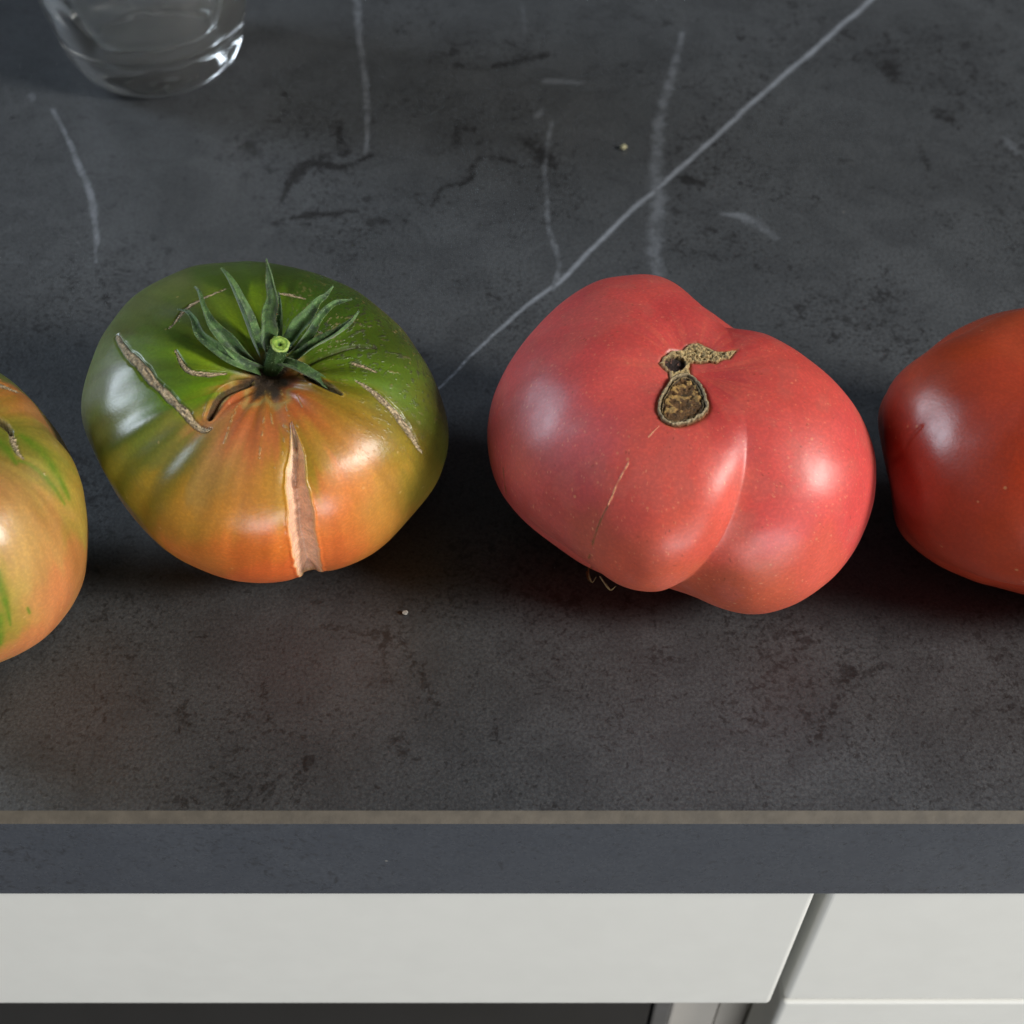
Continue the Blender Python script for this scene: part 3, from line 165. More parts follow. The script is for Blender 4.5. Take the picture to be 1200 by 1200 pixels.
# ------------------------------------------------------------------ node materials
def mat(name):
    m = bpy.data.materials.new(name); m.use_nodes = True; nt = m.node_tree
    return m, nt, nt.nodes['Principled BSDF']
class NB:
    def __init__(s, nt): s.nt = nt; s.n = nt.nodes; s.l = nt.links
    def add(s, t, **k):
        n = s.n.new(t)
        for a, v in k.items(): setattr(n, a, v)
        return n
    def put(s, sock, v):
        if hasattr(v, 'is_linked') or isinstance(v, bpy.types.NodeSocket): s.l.new(v, sock)
        else: sock.default_value = v
    def math(s, op, a, b=0., c=None, clamp=False):
        n = s.add('ShaderNodeMath', operation=op, use_clamp=clamp); s.put(n.inputs[0], a); s.put(n.inputs[1], b)
        if c is not None: s.put(n.inputs[2], c)
        return n.outputs[0]
    def vmath(s, op, a, b=(0, 0, 0)):
        n = s.add('ShaderNodeVectorMath', operation=op); s.put(n.inputs[0], a)
        if op == 'SCALE': s.put(n.inputs['Scale'], b)
        else: s.put(n.inputs[1], b)
        return n.outputs[1] if op in ('LENGTH', 'DOT_PRODUCT', 'DISTANCE') else n.outputs[0]
    def noise(s, vec, scale, detail=4, rough=.55, dist=0., col=False):
        n = s.add('ShaderNodeTexNoise'); s.put(n.inputs['Vector'], vec); n.inputs['Scale'].default_value = scale
        n.inputs['Detail'].default_value = detail; n.inputs['Roughness'].default_value = rough; n.inputs['Distortion'].default_value = dist
        return n.outputs['Color' if col else 0]
    def remap(s, v, a, b, c=0., d=1., smooth=True):
        n = s.add('ShaderNodeMapRange', interpolation_type='SMOOTHSTEP' if smooth else 'LINEAR'); s.put(n.inputs[0], v)
        for i, x in enumerate((a, b, c, d)): s.put(n.inputs[i+1], x)
        return n.outputs[0]
    def mix(s, f, a, b, mode='MIX'):
        n = s.add('ShaderNodeMix', data_type='RGBA', blend_type=mode); s.put(n.inputs[0], f); s.put(n.inputs[6], a); s.put(n.inputs[7], b)
        return n.outputs[2]
    def bump(s, h, strength, dist, normal=None):
        n = s.add('ShaderNodeBump'); n.inputs['Strength'].default_value = strength; n.inputs['Distance'].default_value = dist; s.put(n.inputs['Height'], h)
        if normal is not None: s.put(n.inputs['Normal'], normal)
        return n.outputs[0]
def laminate(name, veins=True):   # veins=False: the smoother edge band
    m, nt, p = mat(name); b = NB(nt)
    P = b.add('ShaderNodeNewGeometry').outputs['Position']
    cloud = b.remap(b.noise(P, 16, 4, .6), .3, .7)
    grain = b.noise(P, 1500, 3, .7)
    fmask = b.remap(b.noise(P, 20, 3), .40, .64)
    col = b.mix(cloud, rgba((63, 67, 71)), rgba((76, 80, 84)))
    col = b.mix(b.math('MULTIPLY', b.remap(grain, .40, .68), .40), col, rgba((104, 104, 103)))
    col = b.mix(b.math('MULTIPLY', b.remap(b.noise(P, 1100, 3, .6), .55, .40), .45), col, rgba((46, 46, 47)))
    col = b.mix(b.remap(b.noise(P, 55, 5, .65, .8), .42, .62, 0, .28), col, rgba((45, 47, 50)))
    if not veins: col = b.mix(.6, col, rgba((60, 66, 77)))  # bluish sheen of the edge band put into its base colour
    near = b.math('MULTIPLY', fmask, .085 if veins else .055)
    if veins:
        dat = b.add('ShaderNodeAttribute', attribute_name='smudge_reach').outputs['Fac']; dst = b.add('ShaderNodeAttribute', attribute_name='smudge_strength').outputs['Fac']
        core = b.math('MULTIPLY', b.remap(dat, 1.5, .2), dst)
        halo = b.math('MULTIPLY', b.remap(dat, 3.6, .6), dst)
        near = b.math('ADD', near, b.math('ADD', b.math('MULTIPLY', core, .155), b.math('MULTIPLY', halo, .07)))
    f1 = b.math('ADD', b.noise(P, 210, 6, .68, .5), near); f2 = b.math('ADD', b.noise(P, 620, 5, .65, .4), near)
    col = b.mix(b.remap(f1, .615, .71, 0, .62 if veins else .45), col, rgba((29, 28, 29)))
    col = b.mix(b.remap(f2, .585, .68, 0, .55 if veins else .34), col, rgba((30, 29, 29)))
    if veins:
        vat = b.add('ShaderNodeAttribute', attribute_name='vein_reach').outputs['Fac']; vst = b.add('ShaderNodeAttribute', attribute_name='vein_strength').outputs['Fac']
        faint = b.math('SUBTRACT', 1.15, vst)                           # faint veins are the ragged ones
        wav = b.math('MULTIPLY', b.math('SUBTRACT', b.noise(P, 190, 5, .68), .5), b.math('MULTIPLY', faint, 3.2))
        vn = b.math('MULTIPLY', b.remap(b.math('ADD', vat, wav), 1.35, .1), vst)
        brv = b.remap(b.noise(P, 150, 5, .68), .36, .58, .25, 1.)
        brv = b.math('MAXIMUM', brv, b.math('MULTIPLY', vst, .9))
        col = b.mix(b.math('MULTIPLY', vn, brv), col, rgba((140, 146, 154)))
    # stray pale specks of dust
    vo = b.add('ShaderNodeTexVoronoi'); b.put(vo.inputs['Vector'], P); vo.inputs['Scale'].default_value = 75; vo.inputs['Randomness'].default_value = 1
    sp = b.math('MULTIPLY', b.remap(vo.outputs['Distance'], .035, .02), b.math('GREATER_THAN', b.noise(P, 30, 1), .60))
    col = b.mix(b.math('MULTIPLY', sp, .5), col, rgba((150, 148, 142)))
    b.put(p.inputs['Base Color'], col)
    rough = b.remap(b.noise(P, 420, 3), .3, .7, .36, .46) if veins else b.remap(b.noise(P, 420, 3), .3, .7, .26, .32)
    b.put(p.inputs['Roughness'], rough); p.inputs['Specular IOR Level'].default_value = .5
    hh = b.math('ADD', b.noise(P, 900, 4, .65), b.math('MULTIPLY', b.noise(P, 240, 3), .8))
    b.put(p.inputs['Normal'], b.bump(hh, .55 if veins else .15, .00024))
    return m
def plain(name, c, rough, metal=0., spec=.5, bumps=None, var=.06, nscale=60):
    m, nt, p = mat(name); b = NB(nt); P = b.add('ShaderNodeTexCoord').outputs['Object']
    n = b.noise(P, nscale, 4); k = tuple(x*(1-var) for x in rgba(c)[:3])+(1,)
    b.put(p.inputs['Base Color'], b.mix(b.remap(n, .3, .7), k, rgba(c)))
    b.put(p.inputs['Roughness'], b.remap(b.noise(P, nscale*3, 3), .3, .7, rough*.9, rough*1.1)); p.inputs['Metallic'].default_value = metal; p.inputs['Specular IOR Level'].default_value = spec
    if bumps: b.put(p.inputs['Normal'], b.bump(b.noise(P, bumps[0], 4), bumps[1], bumps[2]))
    return m
def skin(name, rough=.30, sss=.22):
    m, nt, p = mat(name); b = NB(nt); P = b.add('ShaderNodeTexCoord').outputs['Object']
    c = b.add('ShaderNodeAttribute', attribute_name='pigment').outputs['Color']
    ck = b.add('ShaderNodeAttribute', attribute_name='cork').outputs['Fac']
    n1 = b.noise(P, 1300, 2, .6); n2 = b.noise(P, 130, 4, .6)
    c = b.mix(b.remap(n1, .38, .72, 0, .30), c, b.mix(1., c, (1.7, 1.6, 1.4, 1), 'MULTIPLY'))
    c = b.mix(b.remap(n2, .35, .7, 0, .22), c, b.mix(1., c, (.80, .76, .72, 1), 'MULTIPLY'))
    vo = b.add('ShaderNodeTexVoronoi'); b.put(vo.inputs['Vector'], P); vo.inputs['Scale'].default_value = 230
    dot = b.math('MULTIPLY', b.remap(vo.outputs['Distance'], .12, .05), b.math('GREATER_THAN', b.noise(P, 140, 1), .55))
    c = b.mix(b.math('MULTIPLY', dot, .22), c, rgba((226, 190, 130)))
    ckn = b.remap(b.noise(P, 1500, 4, .7), .35, .65)
    c = b.mix(b.math('MULTIPLY', ck, .55), c, b.mix(ckn, b.mix(1., c, (.30, .27, .22, 1), 'MULTIPLY'), b.mix(1., c, (1.25, 1.25, 1.22, 1), 'MULTIPLY')))
    b.put(p.inputs['Base Color'], c)
    b.put(p.inputs['Roughness'], b.math('ADD', b.remap(n2, .3, .7, rough-.03, rough+.04), b.math('MULTIPLY', ck, .42)))
    p.inputs['Specular IOR Level'].default_value = .5
    b.put(p.inputs['Subsurface Weight'], b.math('MULTIPLY', b.math('SUBTRACT', 1., ck), sss)); p.inputs['Subsurface Radius'].default_value = (1, .35, .12); p.inputs['Subsurface Scale'].default_value = .0045
    h = b.math('ADD', b.math('MULTIPLY', b.noise(P, 1100, 2), .11), b.math('MULTIPLY', b.math('MULTIPLY', ck, ckn), 1.))
    h = b.math('ADD', h, b.math('MULTIPLY', b.noise(P, 240, 3), .06))
    b.put(p.inputs['Normal'], b.bump(h, .55, .0005))
    return m
M_top = laminate('dark_stone_laminate'); M_front = laminate('dark_stone_laminate_edge', False)
M_core = plain('tan_core_strip', (94, 87, 76), .6, var=.28, nscale=220, bumps=(900, .3, .0002))
M_white = plain('white_satin_lacquer', (214, 215, 210), .42, var=.02, bumps=(1400, .05, .0001))
M_carc = plain('cabinet_board', (176, 172, 164), .6)
M_black = plain('oven_black_glass', (24, 25, 27), .16, var=.3)
M_steel = plain('brushed_steel', (178, 180, 184), .3, metal=1.)
M_alu = plain('grey_drawer_edge', (150, 150, 148), .4)
M_skin = skin('tomato_skin', .34); M_skin2 = skin('matte_tomato_skin', .42, .25)
# ------------------------------------------------------------------ worktop
YE = -.0891                                    # where the flat top ends
def sheet(name, prof, x0, x1, m, parent=None, nx=1):
    V = []; Q = []
    for i in range(nx+1):
        x = x0+(x1-x0)*i/nx
        V += [(x, y, z) for y, z in prof]
    k = len(prof)
    for i in range(nx):
        for j in range(k-1): Q.append((i*k+j, (i+1)*k+j, (i+1)*k+j+1, i*k+j+1))
    return mesh_np(name, np.array(V), np.array(Q), None, m, parent, smooth=False)
def line_field(XY, lines):
    # distance to the nearest printed line over its half width, and that line's strength
    X3 = np.c_[XY, XY[:, 0]*0]; XY = XY+(np.c_[fbm(X3, 55, 3), fbm(X3, 55, 13)]-.5)*.0026; D = np.full(len(XY), 4.); St = np.zeros(len(XY))
    for st, pts in lines:
        pts = np.array(pts); w = np.maximum(pts[:, 2]*.82, 4e-4); pts = np.c_[catmull(np.c_[pts[:, :2], w], 4)] if len(pts) > 2 else pts
        for (x0, y0, w0), (x1, y1, w1) in zip(pts[:-1], pts[1:]):
            a = np.array([x0, y0]); ab = np.array([x1-x0, y1-y0]); idx = np.where((np.abs(XY-a-ab/2) < np.abs(ab)/2+4*max(w0, w1)).all(1))[0]
            q = XY[idx]-a; h = np.clip(q@ab/(ab@ab), 0, 1); d = np.linalg.norm(q-h[:, None]*ab, axis=1)/(w0*(1-h)+w1*h); m = d < D[idx]
            D[idx[m]] = d[m]; St[idx[m]] = st
    return D, St
gx = np.r_[-1.3, -.8, -.5, np.arange(-.30, .3001, .0012), .5, .8, 1.3]; gy = np.r_[np.linspace(YE, .33, 350), .45, .62]
Xg, Yg = np.meshgrid(gx, gy, indexing='ij'); XY = np.c_[Xg.ravel(), Yg.ravel()]; nx, ny = Xg.shape
i, j = np.meshgrid(np.arange(nx-1), np.arange(ny-1), indexing='ij')
vd, vs = line_field(XY, VEINS); sd_, ss_ = line_field(XY, SMUDGES)
top = mesh_np('worktop', np.c_[XY, np.zeros(len(XY))], np.stack([i*ny+j, (i+1)*ny+j, (i+1)*ny+j+1, i*ny+j+1], -1).reshape(-1, 4), None, M_top, None,
              attrs={'vein_reach': vd, 'vein_strength': vs, 'smudge_reach': sd_, 'smudge_strength': ss_}, smooth=False)
tag(top, 'dark grey stone-look laminate worktop with pale veins', kind='structure')
sheet('edge_strip', [(YE-.0021, -.0024), (YE-.0002, -.0002), (YE, 0)], -1.3, 1.3, M_core, top)
sheet('front_edge', [(YE+.004, -.0405), (YE-.0018, -.0405), (YE-.0021, -.0402), (YE-.0021, -.0024)], -1.3, 1.3, M_front, top)
# ------------------------------------------------------------------ units under the worktop
YF = YE-.0006
def drawer(name, x0, x1, z0, z1, label):
    r = empty(name, ((x0+x1)/2, YF+.009, z0), label, 'drawer', 'white drawers under the worktop')
    box('drawer_front', x0, x1, YF, YF+.018, z0, z1, M_white, r, .0018, 5)
    box('drawer_box', x0+.02, x1-.02, YF+.0185, YF+.45, z0+.006, z1-.012, M_carc, r, .001, 2)
    return r
XG = .0789
drawer('drawer', XG-.600, XG-.0016, -.1222, -.0414, 'shallow white drawer front above the dark oven')
drawer('drawer', XG+.0015, XG+.600, -.1186, -.0414, 'white drawer front directly under the worktop, above the deep drawer')
drawer('drawer', XG+.0015, XG+.600, -.4300, -.1204, 'deep white drawer front below the other white drawer')
cab = empty('kitchen_cabinet', (XG, .2, -.88), 'pale board cabinet carcass behind the white drawer fronts', 'cabinet')
box('side_panel', XG-.0080, XG+.0085, YF+.020, .55, -.88, -.0412, M_carc, cab, .0006, 2)
box('side_panel', XG-.61, XG-.595, YF+.05, .55, -.88, -.0412, M_carc, cab, .0006, 2)
box('side_panel', XG+.595, XG+.61, YF+.05, .55, -.88, -.0412, M_carc, cab, .0006, 2)
box('rear_panel', XG-.594, XG+.594, .56, .57, -.88, -.0412, M_carc, cab, .0006, 2)
ov = empty('oven', (XG-.3, YF+.03, -.72), 'black glass oven front with steel strips below the shallow drawer', 'oven')
box('oven_glass', XG-.590, XG-.034, YF+.010, YF+.026, -.72, -.1258, M_black, ov, .001, 2)
box('steel_strip', XG-.0335, XG-.028, YF+.009, YF+.026, -.72, -.1258, M_steel, ov, .0008, 2)
box('oven_body', XG-.585, XG-.030, YF+.027, .50, -.72, -.126, M_black, ov, .001, 2)
box('steel_strip', XG-.0275, XG-.0125, YF+.010, YF+.026, -.72, -.1258, M_carc, ov, .0008, 2)
fl = sheet('floor', [(-1.2, -.88), (.62, -.88)], -1.3, 1.3, plain('grey_floor', (120, 118, 114), .5)); tag(fl, kind='structure')
# ------------------------------------------------------------------ tomatoes
def painted(T, d, V):
    t, a = polar(T, d)
    wv = np.stack([fbm(d, 5, 11), fbm(d, 5, 21), fbm(d, 5, 31)], -1)-.5
    w2 = np.stack([fbm(d, 16, 41), fbm(d, 16, 51), fbm(d, 16, 61)], -1)-.5
    Fm = frame(T['axis']); fing = fbm(np.stack([np.cos(a)*8, np.sin(a)*8, t*.7], -1), 1., 77, 4)-.5
    ts = np.clip(t+T.get('finger', .3)*fing*sstep(.15, .5, t), .001, 3.13)
    d2 = np.stack([np.sin(ts)*np.cos(a), np.sin(ts)*np.sin(a), np.cos(ts)], -1)@Fm
    e = nrm(d2+wv*.07+w2*.06)
    K = np.array(T['tint'], float)
    gr_ = np.clip(K[:, 4]-K[:, 3], 0, 99); K[:, 3] += .10*gr_; K[:, 3:] *= np.where(gr_ > 0, .90, 1.)[:, None]    # olive rather than grass green
    og_ = np.clip(K[:, 3]-K[:, 4], 0, 199); K[:, 4] += T.get('dull', 0.)*og_; K[:, 5] += .5*T.get('dull', 0.)*og_
    C = lin(K[:, 3:]); out = np.zeros((len(d), 3))
    for i in range(0, len(d), 60000):
        q = e[i:i+60000]@K[:, :3].T-1
        w = np.exp(q/.085**2)+.004*np.exp(q/.2**2)+1e-5*np.exp(q/.6**2)
        out[i:i+60000] = (w@C)/w.sum(1, keepdims=True)
    # fibres that run from stem to base
    f = fbm(np.stack([np.cos(a)*9, np.sin(a)*9, t*1.3], -1), 1., 71, 4)-.5
    out = out*(1+T.get('fibre', .34)*f[:, None]*sstep(.1, .5, t)[:, None]*np.array([.8, 1., 1.1]))
    g_ = T.get('dusty', 0.); out = out*(1-g_)+g_*np.array([.42, .24, .25])
    return out*np.array([.85, .86, .80])*T.get('deep', 1.)
def tomato_body(T, nu, nv, parent, m, extra=None, front=-1.5):
    s = np.arange(nu)/nu*2*np.pi; az = s+.5*np.sin(s)+front+np.pi          # finer mesh on the side with the marks
    q = (np.arange(nv)+.5)/nv; tt = np.pi*(q**1.12)
    t, a = np.meshgrid(tt, az, indexing='ij')
    L = np.stack([np.sin(t)*np.cos(a), np.sin(t)*np.sin(a), np.cos(t)], -1)
    Fm = frame(T['axis']); d = L@Fm
    P = surf(T, d.reshape(-1, 3)).reshape(nv, nu, 3)
    du = np.roll(P, -1, 1)-np.roll(P, 1, 1); dv = np.gradient(P, axis=0)
    N = nrm(np.cross(dv, du)); N = N.reshape(-1, 3); V = P.reshape(-1, 3); D = d.reshape(-1, 3)
    if np.mean((N*D).sum(1)) < 0: N = -N
    col = painted(T, D, V); cork = np.zeros(len(V)); hgt = np.zeros(len(V))
    hgt += (fbm(D, 2.6, 81, 2)-.5)*.0012+(fbm(D, 7, 91, 2)-.5)*.0002
    tp, ap = polar(T, D)
    if extra: col, cork, hgt = extra(T, D, V, tp, ap, col, cork, hgt)
    fine = fbm(V, 1400, 5, 3); mid = fbm(V, 420, 9, 3)
    def mixc(k, c): 
        nonlocal col
        col = col*(1-k[:, None])+lin(c)*k[:, None]
    for kind, pts in T['marks']:
        pts = np.array(pts); w = pts[:, 3]*.5e-3
        if kind == 'split': q_ = pts[-1].copy(); q_[:3] = nrm(1.9*pts[-1, :3]-.9*pts[-2, :3]); q_[3] *= .6; pts = np.vstack([pts, q_]); w = pts[:, 3]*.5e-3
        ctr = catmull(np.concatenate([surf(T, nrm(pts[:, :3])), w[:, None]], 1), 5)
        wob = (mid-.5)*(.30 if kind == 'split' else .8)
        x, sp, side = polyline(V, ctr[:, :3], np.maximum(ctr[:, 3]*(.82 if kind == 'scar' else 1.), 8e-5))
        xx = x*(1+wob)
        if kind == 'split':
            k = sstep(1.04, .92, xx); lump = fbm(V, 600, 33, 3)
            hgt += -.0030*k*np.clip(1-np.clip(x, 0, 1)**1.15, 0, 1)*sstep(0, .12, sp)-.0006*k+(lump-.5)*.0011*k+.00028*np.exp(-((xx-1.12)/.16)**2)
            hgt += -.0014*np.exp(-(x/1.5)**2)*sstep(.05, .3, sp)
            cc = lin((232, 204, 176))*(.80+.45*lump[:, None])
            pk = sstep(.15, .6, sp)[:, None]; cc = cc*(1-pk*np.array([.08, .26, .30]))
            col = col*(1-k[:, None])+cc*k[:, None]; cork = np.maximum(cork, .35*k)
            mixc(np.exp(-((xx-1.0)/.07)**2)*.6, (232, 205, 160))
        elif kind == 'scar':
            k = sstep(1.06, .85, xx)
            hgt += k*(-.00010+.0006*(fine-.5))-.00055*np.exp(-((xx-1.1)/.22)**2)
            st = fbm(np.stack([sp*40, x*side*2.2, x*0], -1), 1., 43, 3)
            c0 = lin((192, 174, 142))*(np.clip(2.6*st[:, None]-.55,.12,1.5))
            col = col*(1-k[:, None])+c0*k[:, None]; cork = np.maximum(cork, k)
            mixc(np.exp(-((xx-.95)/.14)**2)*.65, (66, 56, 34))
            mixc(np.exp(-((xx-.55)/.25)**2)*.25*(side > 0), (205, 184, 146))
        elif kind == 'crevice':
            k = sstep(1.1, .7, xx)
            hgt += -.0014*np.exp(-(x/.8)**2)+.0003*np.exp(-((x-1.7)/.4)**2)
            mixc(k*.8, (66, 54, 32)); cork = np.maximum(cork, .6*k)
            mixc(np.exp(-((xx-.9)/.3)**2)*(side < 0)*.75, (176, 160, 104))
        elif kind in ('groove', 'crease'):
            hgt += -(.0009 if kind == 'groove' else .0002)*np.exp(-(x/1.1)**2)
            mixc(np.exp(-(x/.8)**2)*(.6 if kind == 'groove' else .16), (60, 46, 28) if kind == 'groove' else (70, 14, 12))
        elif kind == 'stripe':
            k = sstep(1.1, .5, xx)*sstep(.47, .58, fbm(V, 1100, 57, 2)); mixc(k*.6, (180, 146, 88)); cork = np.maximum(cork, .5*k); hgt += .00005*k
            mixc(np.exp(-(x/1.6)**2)*.22, (136, 112, 40))
        elif kind == 'green': mixc(np.exp(-(x/.9)**2)*np.clip(.5+.8*mid, 0, 1)*.9, (86, 116, 26))
        elif kind == 'hair':
            k = sstep(1.0, .4, x)*(.35+.65*sstep(.36, .5, mid)); mixc(k*.8, (228, 168, 116)); cork = np.maximum(cork, .6*k); hgt += .00010*k
        elif kind == 'seam':
            k = sstep(1.2, .5, x)*sstep(.25, .5, mid); mixc(k*.75, (120, 88, 44)); cork = np.maximum(cork, .5*k); hgt += -.00022*np.exp(-x**2)
    V = V+N*hgt[:, None]
    V[:, 2] = np.maximum(V[:, 2], 0.0002)
    col = np.clip(col, .001, .9)
    o0 = np.array(parent.location)
    i, j = np.meshgrid(np.arange(nv-1), np.arange(nu), indexing='ij'); j1 = (j+1) % nu
    Q = np.stack([i*nu+j, (i+1)*nu+j, (i+1)*nu+j1, i*nu+j1], -1).reshape(-1, 4)
    n = len(V); V = np.vstack([V, V[:nu].mean(0), V[-nu:].mean(0)]); col = np.vstack([col, col[:nu].mean(0), col[-nu:].mean(0)]); cork = np.r_[cork, 0, 0]
    jj = np.arange(nu); j1 = (jj+1) % nu; b0 = (nv-1)*nu
    Tr = np.vstack([np.stack([np.full(nu, n), jj, j1], 1), np.stack([np.full(nu, n+1), b0+j1, b0+jj], 1)])
    return mesh_np('body', V-o0, Q, Tr, m, parent, col, {'cork': cork})
def inside(poly, X):
    c = np.zeros(len(X), bool); n = len(poly)
    for i in range(n):
        a, b = poly[i], poly[i-1]
        hit = ((a[1] > X[:, 1]) != (b[1] > X[:, 1])) & (X[:, 0] < (b[0]-a[0])*(X[:, 1]-a[1])/(b[1]-a[1]+1e-12)+a[0]); c ^= hit
    return c
def sdist(poly, X):
    d = np.full(len(X), 9.)
    for i in range(len(poly)):
        a, b = poly[i-1], poly[i]; ab = b-a; h = np.clip(((X-a)@ab)/(ab@ab), 0, 1); d = np.minimum(d, np.linalg.norm(X-a-h[:, None]*ab, axis=1))
    return np.where(inside(poly, X), d, -d)
T = TOM['pink']; c0 = nrm(np.mean(np.array(T['ring']+T['cork']), 0)); f0 = frame(c0)
def gno(L): L = np.array(L); q = L@f0.T; return q[:, :2]/q[:, 2:3]
def loop(L): L = gno(L); k = catmull(np.vstack([L, L[:1]]), 5)[:-1]; return k
ring, crk, pit = loop(T['ring']), gno(T['cork']), loop(T['pit'])
def green_extra(T, D, V, t, a, col, cork, hgt):
    # corky brown lining at the stalk, dry flecks on the shoulder away from the split, ribs into the hollow
    rag = t+.08*(fbm(D, 14, 3)-.5)+.035*np.sin(a*7)
    k = sstep(.24, .12, rag); col = col*(1-k[:, None])+lin((58, 44, 28))*k[:, None]; cork = np.maximum(cork, k*.8)
    e = np.exp(-((rag-.245)/.03)**2)*.7; col = col*(1-e[:, None])+lin((160, 140, 84))*e[:, None]
    g = np.exp(-((angd(a, .55))/.75)**2)*sstep(.28, .5, t)*sstep(1.45, 1.0, t)
    fl = fbm(np.stack([np.cos(a)*22, np.sin(a)*22, t*16], -1), 2.1, 17, 3)
    fl2 = fbm(D, 38, 27, 3)
    kk = g*sstep(.64, .70, fl2)*sstep(.45,.6,fbm(D,7,37,2)); col = col*(1-kk[:, None]*.8)+lin((54, 56, 26))*kk[:, None]*.8; cork = np.maximum(cork, .6*kk)
    k2 = g*sstep(.625, .68, fl); dk = sstep(.36, .50, fbm(D, 12, 47, 2))[:, None]; col = col*(1-k2[:, None]*.6)+(lin((150, 132, 84))*(1-dk)+lin((46, 44, 22))*dk)*k2[:, None]*.6; cork = np.maximum(cork, .7*k2); hgt = hgt+.00006*k2
    hgt = hgt+0.00026*np.cos(a*17+2*np.sin(a*3))*sstep(.12, .3, t)*sstep(.75, .35, t)
    rm_ = np.exp(-(angd(a, -2.45)/.55)**4)*sstep(.5, .8, t)*sstep(1.5, 1.1, t)
    hgt = hgt+.00024*np.cos(a*21+1.6*np.sin(a*5))*rm_
    bd = (.5+.5*np.cos(a*21+1.6*np.sin(a*5)+.6))*np.clip(rm_*1.2, 0, 1)*.48; col = col*(1-bd[:, None])+lin((66, 84, 20))*bd[:, None]
    return col, cork, hgt
def pink_extra(T, D, V, t, a, col, cork, hgt):
    f = fbm(np.stack([np.cos(a)*14, np.sin(a)*14, t*2], -1), 1., 19, 3)
    k = sstep(.7, .25, t)*sstep(.5, .68, f)*.14; col = col*(1-k[:, None])+lin((222, 128, 92))*k[:, None]
    q = D@f0.T; n_ = np.where(q[:, 2] > .8)[0]; X = q[n_, :2]/q[n_, 2:3]
    e = np.maximum(sdist(ring, X), sdist(crk, X))*40; hgt = hgt.copy()
    hgt[n_] += -.0011*sstep(-.05, .45, e)-.0003*np.exp(-(e/.6)**2)
    kk = np.zeros(len(D)); kk[n_] = np.exp(-((e+.25)/.30)**2)*.5; col = col*(1-kk[:, None])+lin((150, 96, 50))*kk[:, None]
    hgt = hgt+.00030*np.cos(a*9+2*np.sin(a*2+1))*sstep(.12, .3, t)*sstep(.75, .35, t)*(.4+.6*np.exp(-(angd(a, .7)/1.1)**2))
    col = col*(1+.30*(fbm(D, 3.5, 29)-.5)[:, None]*np.array([.6, 1.2, 1.]))
    br = sstep(.56, .68, fbm(D, 6, 39, 4))*.30; col = col*(1-br[:, None])+lin((176, 92, 82))*br[:, None]
    sp_ = sstep(.79, .83, fbm(D, 90, 49, 2))*.4; col = col*(1-sp_[:, None])+lin((222, 160, 120))*sp_[:, None]
    dt_ = sstep(.83, .86, fbm(D, 60, 59, 2))*.55; col = col*(1-dt_[:, None])+lin((104, 52, 34))*dt_[:, None]
    return col, cork, hgt
def tomato(key, label, nu, nv, m, extra=None, front=-1.5, deep=1.):
    T = TOM[key]; C = T['C']; T['deep'] = deep; T.update({'green': dict(finger=.5, fibre=.8, dull=.13), 'left': dict(finger=.5, fibre=.7, dull=.08), 'pink': dict(dusty=.05, finger=.1, fibre=.22), 'red': dict(finger=.1, fibre=.15)}[key])
    r = empty('tomato', (C[0], C[1], 0), label, 'tomato', 'ripening tomatoes in a row along the worktop')
    tomato_body(T, nu, nv, r, m, extra, front)
    return r
g = tomato('green', 'half green half orange tomato with green stalk leaves and a long pale split', 900, 520, M_skin, green_extra, -1.6)
p = tomato('pink', 'pinkish red ribbed beefsteak tomato with corky brown stem scar', 800, 460, M_skin2, pink_extra, -1.6)
M_skin3 = skin('glossy_tomato_skin', .35, .2)
r = tomato('red', 'smooth dark brownish red tomato standing beside the pink ribbed one', 480, 300, M_skin3, None, -2.4, 1.32)
l = tomato('left', 'yellow orange tomato with green streaks and a small scar, no leaves in view', 560, 340, M_skin, None, -.9, .80)
# ---- stalk and leaves of the green tomato
def green_leaf_mat():
    m, nt, pr = mat('tomato_leaf'); b = NB(nt); P = b.add('ShaderNodeTexCoord').outputs['Object']
    c = b.mix(b.remap(b.noise(P, 420, 4), .3, .7), rgba((34, 60, 30)), rgba((82, 118, 58)))
    c = b.mix(b.remap(b.noise(P, 2200, 2), .55, .75, 0, .5), c, rgba((140, 170, 112)))
    b.put(pr.inputs['Base Color'], c); pr.inputs['Roughness'].default_value = .6; pr.inputs['Sheen Weight'].default_value = .25; pr.inputs['Sheen Roughness'].default_value = .5
    b.put(pr.inputs['Normal'], b.bump(b.noise(P, 1100, 3), .5, .0004)); pr.inputs['Subsurface Weight'].default_value = .1; pr.inputs['Subsurface Scale'].default_value = .001
    return m
M_leaf = green_leaf_mat()
C = np.array(TOM['green']['C']); off = C-np.array(g.location)
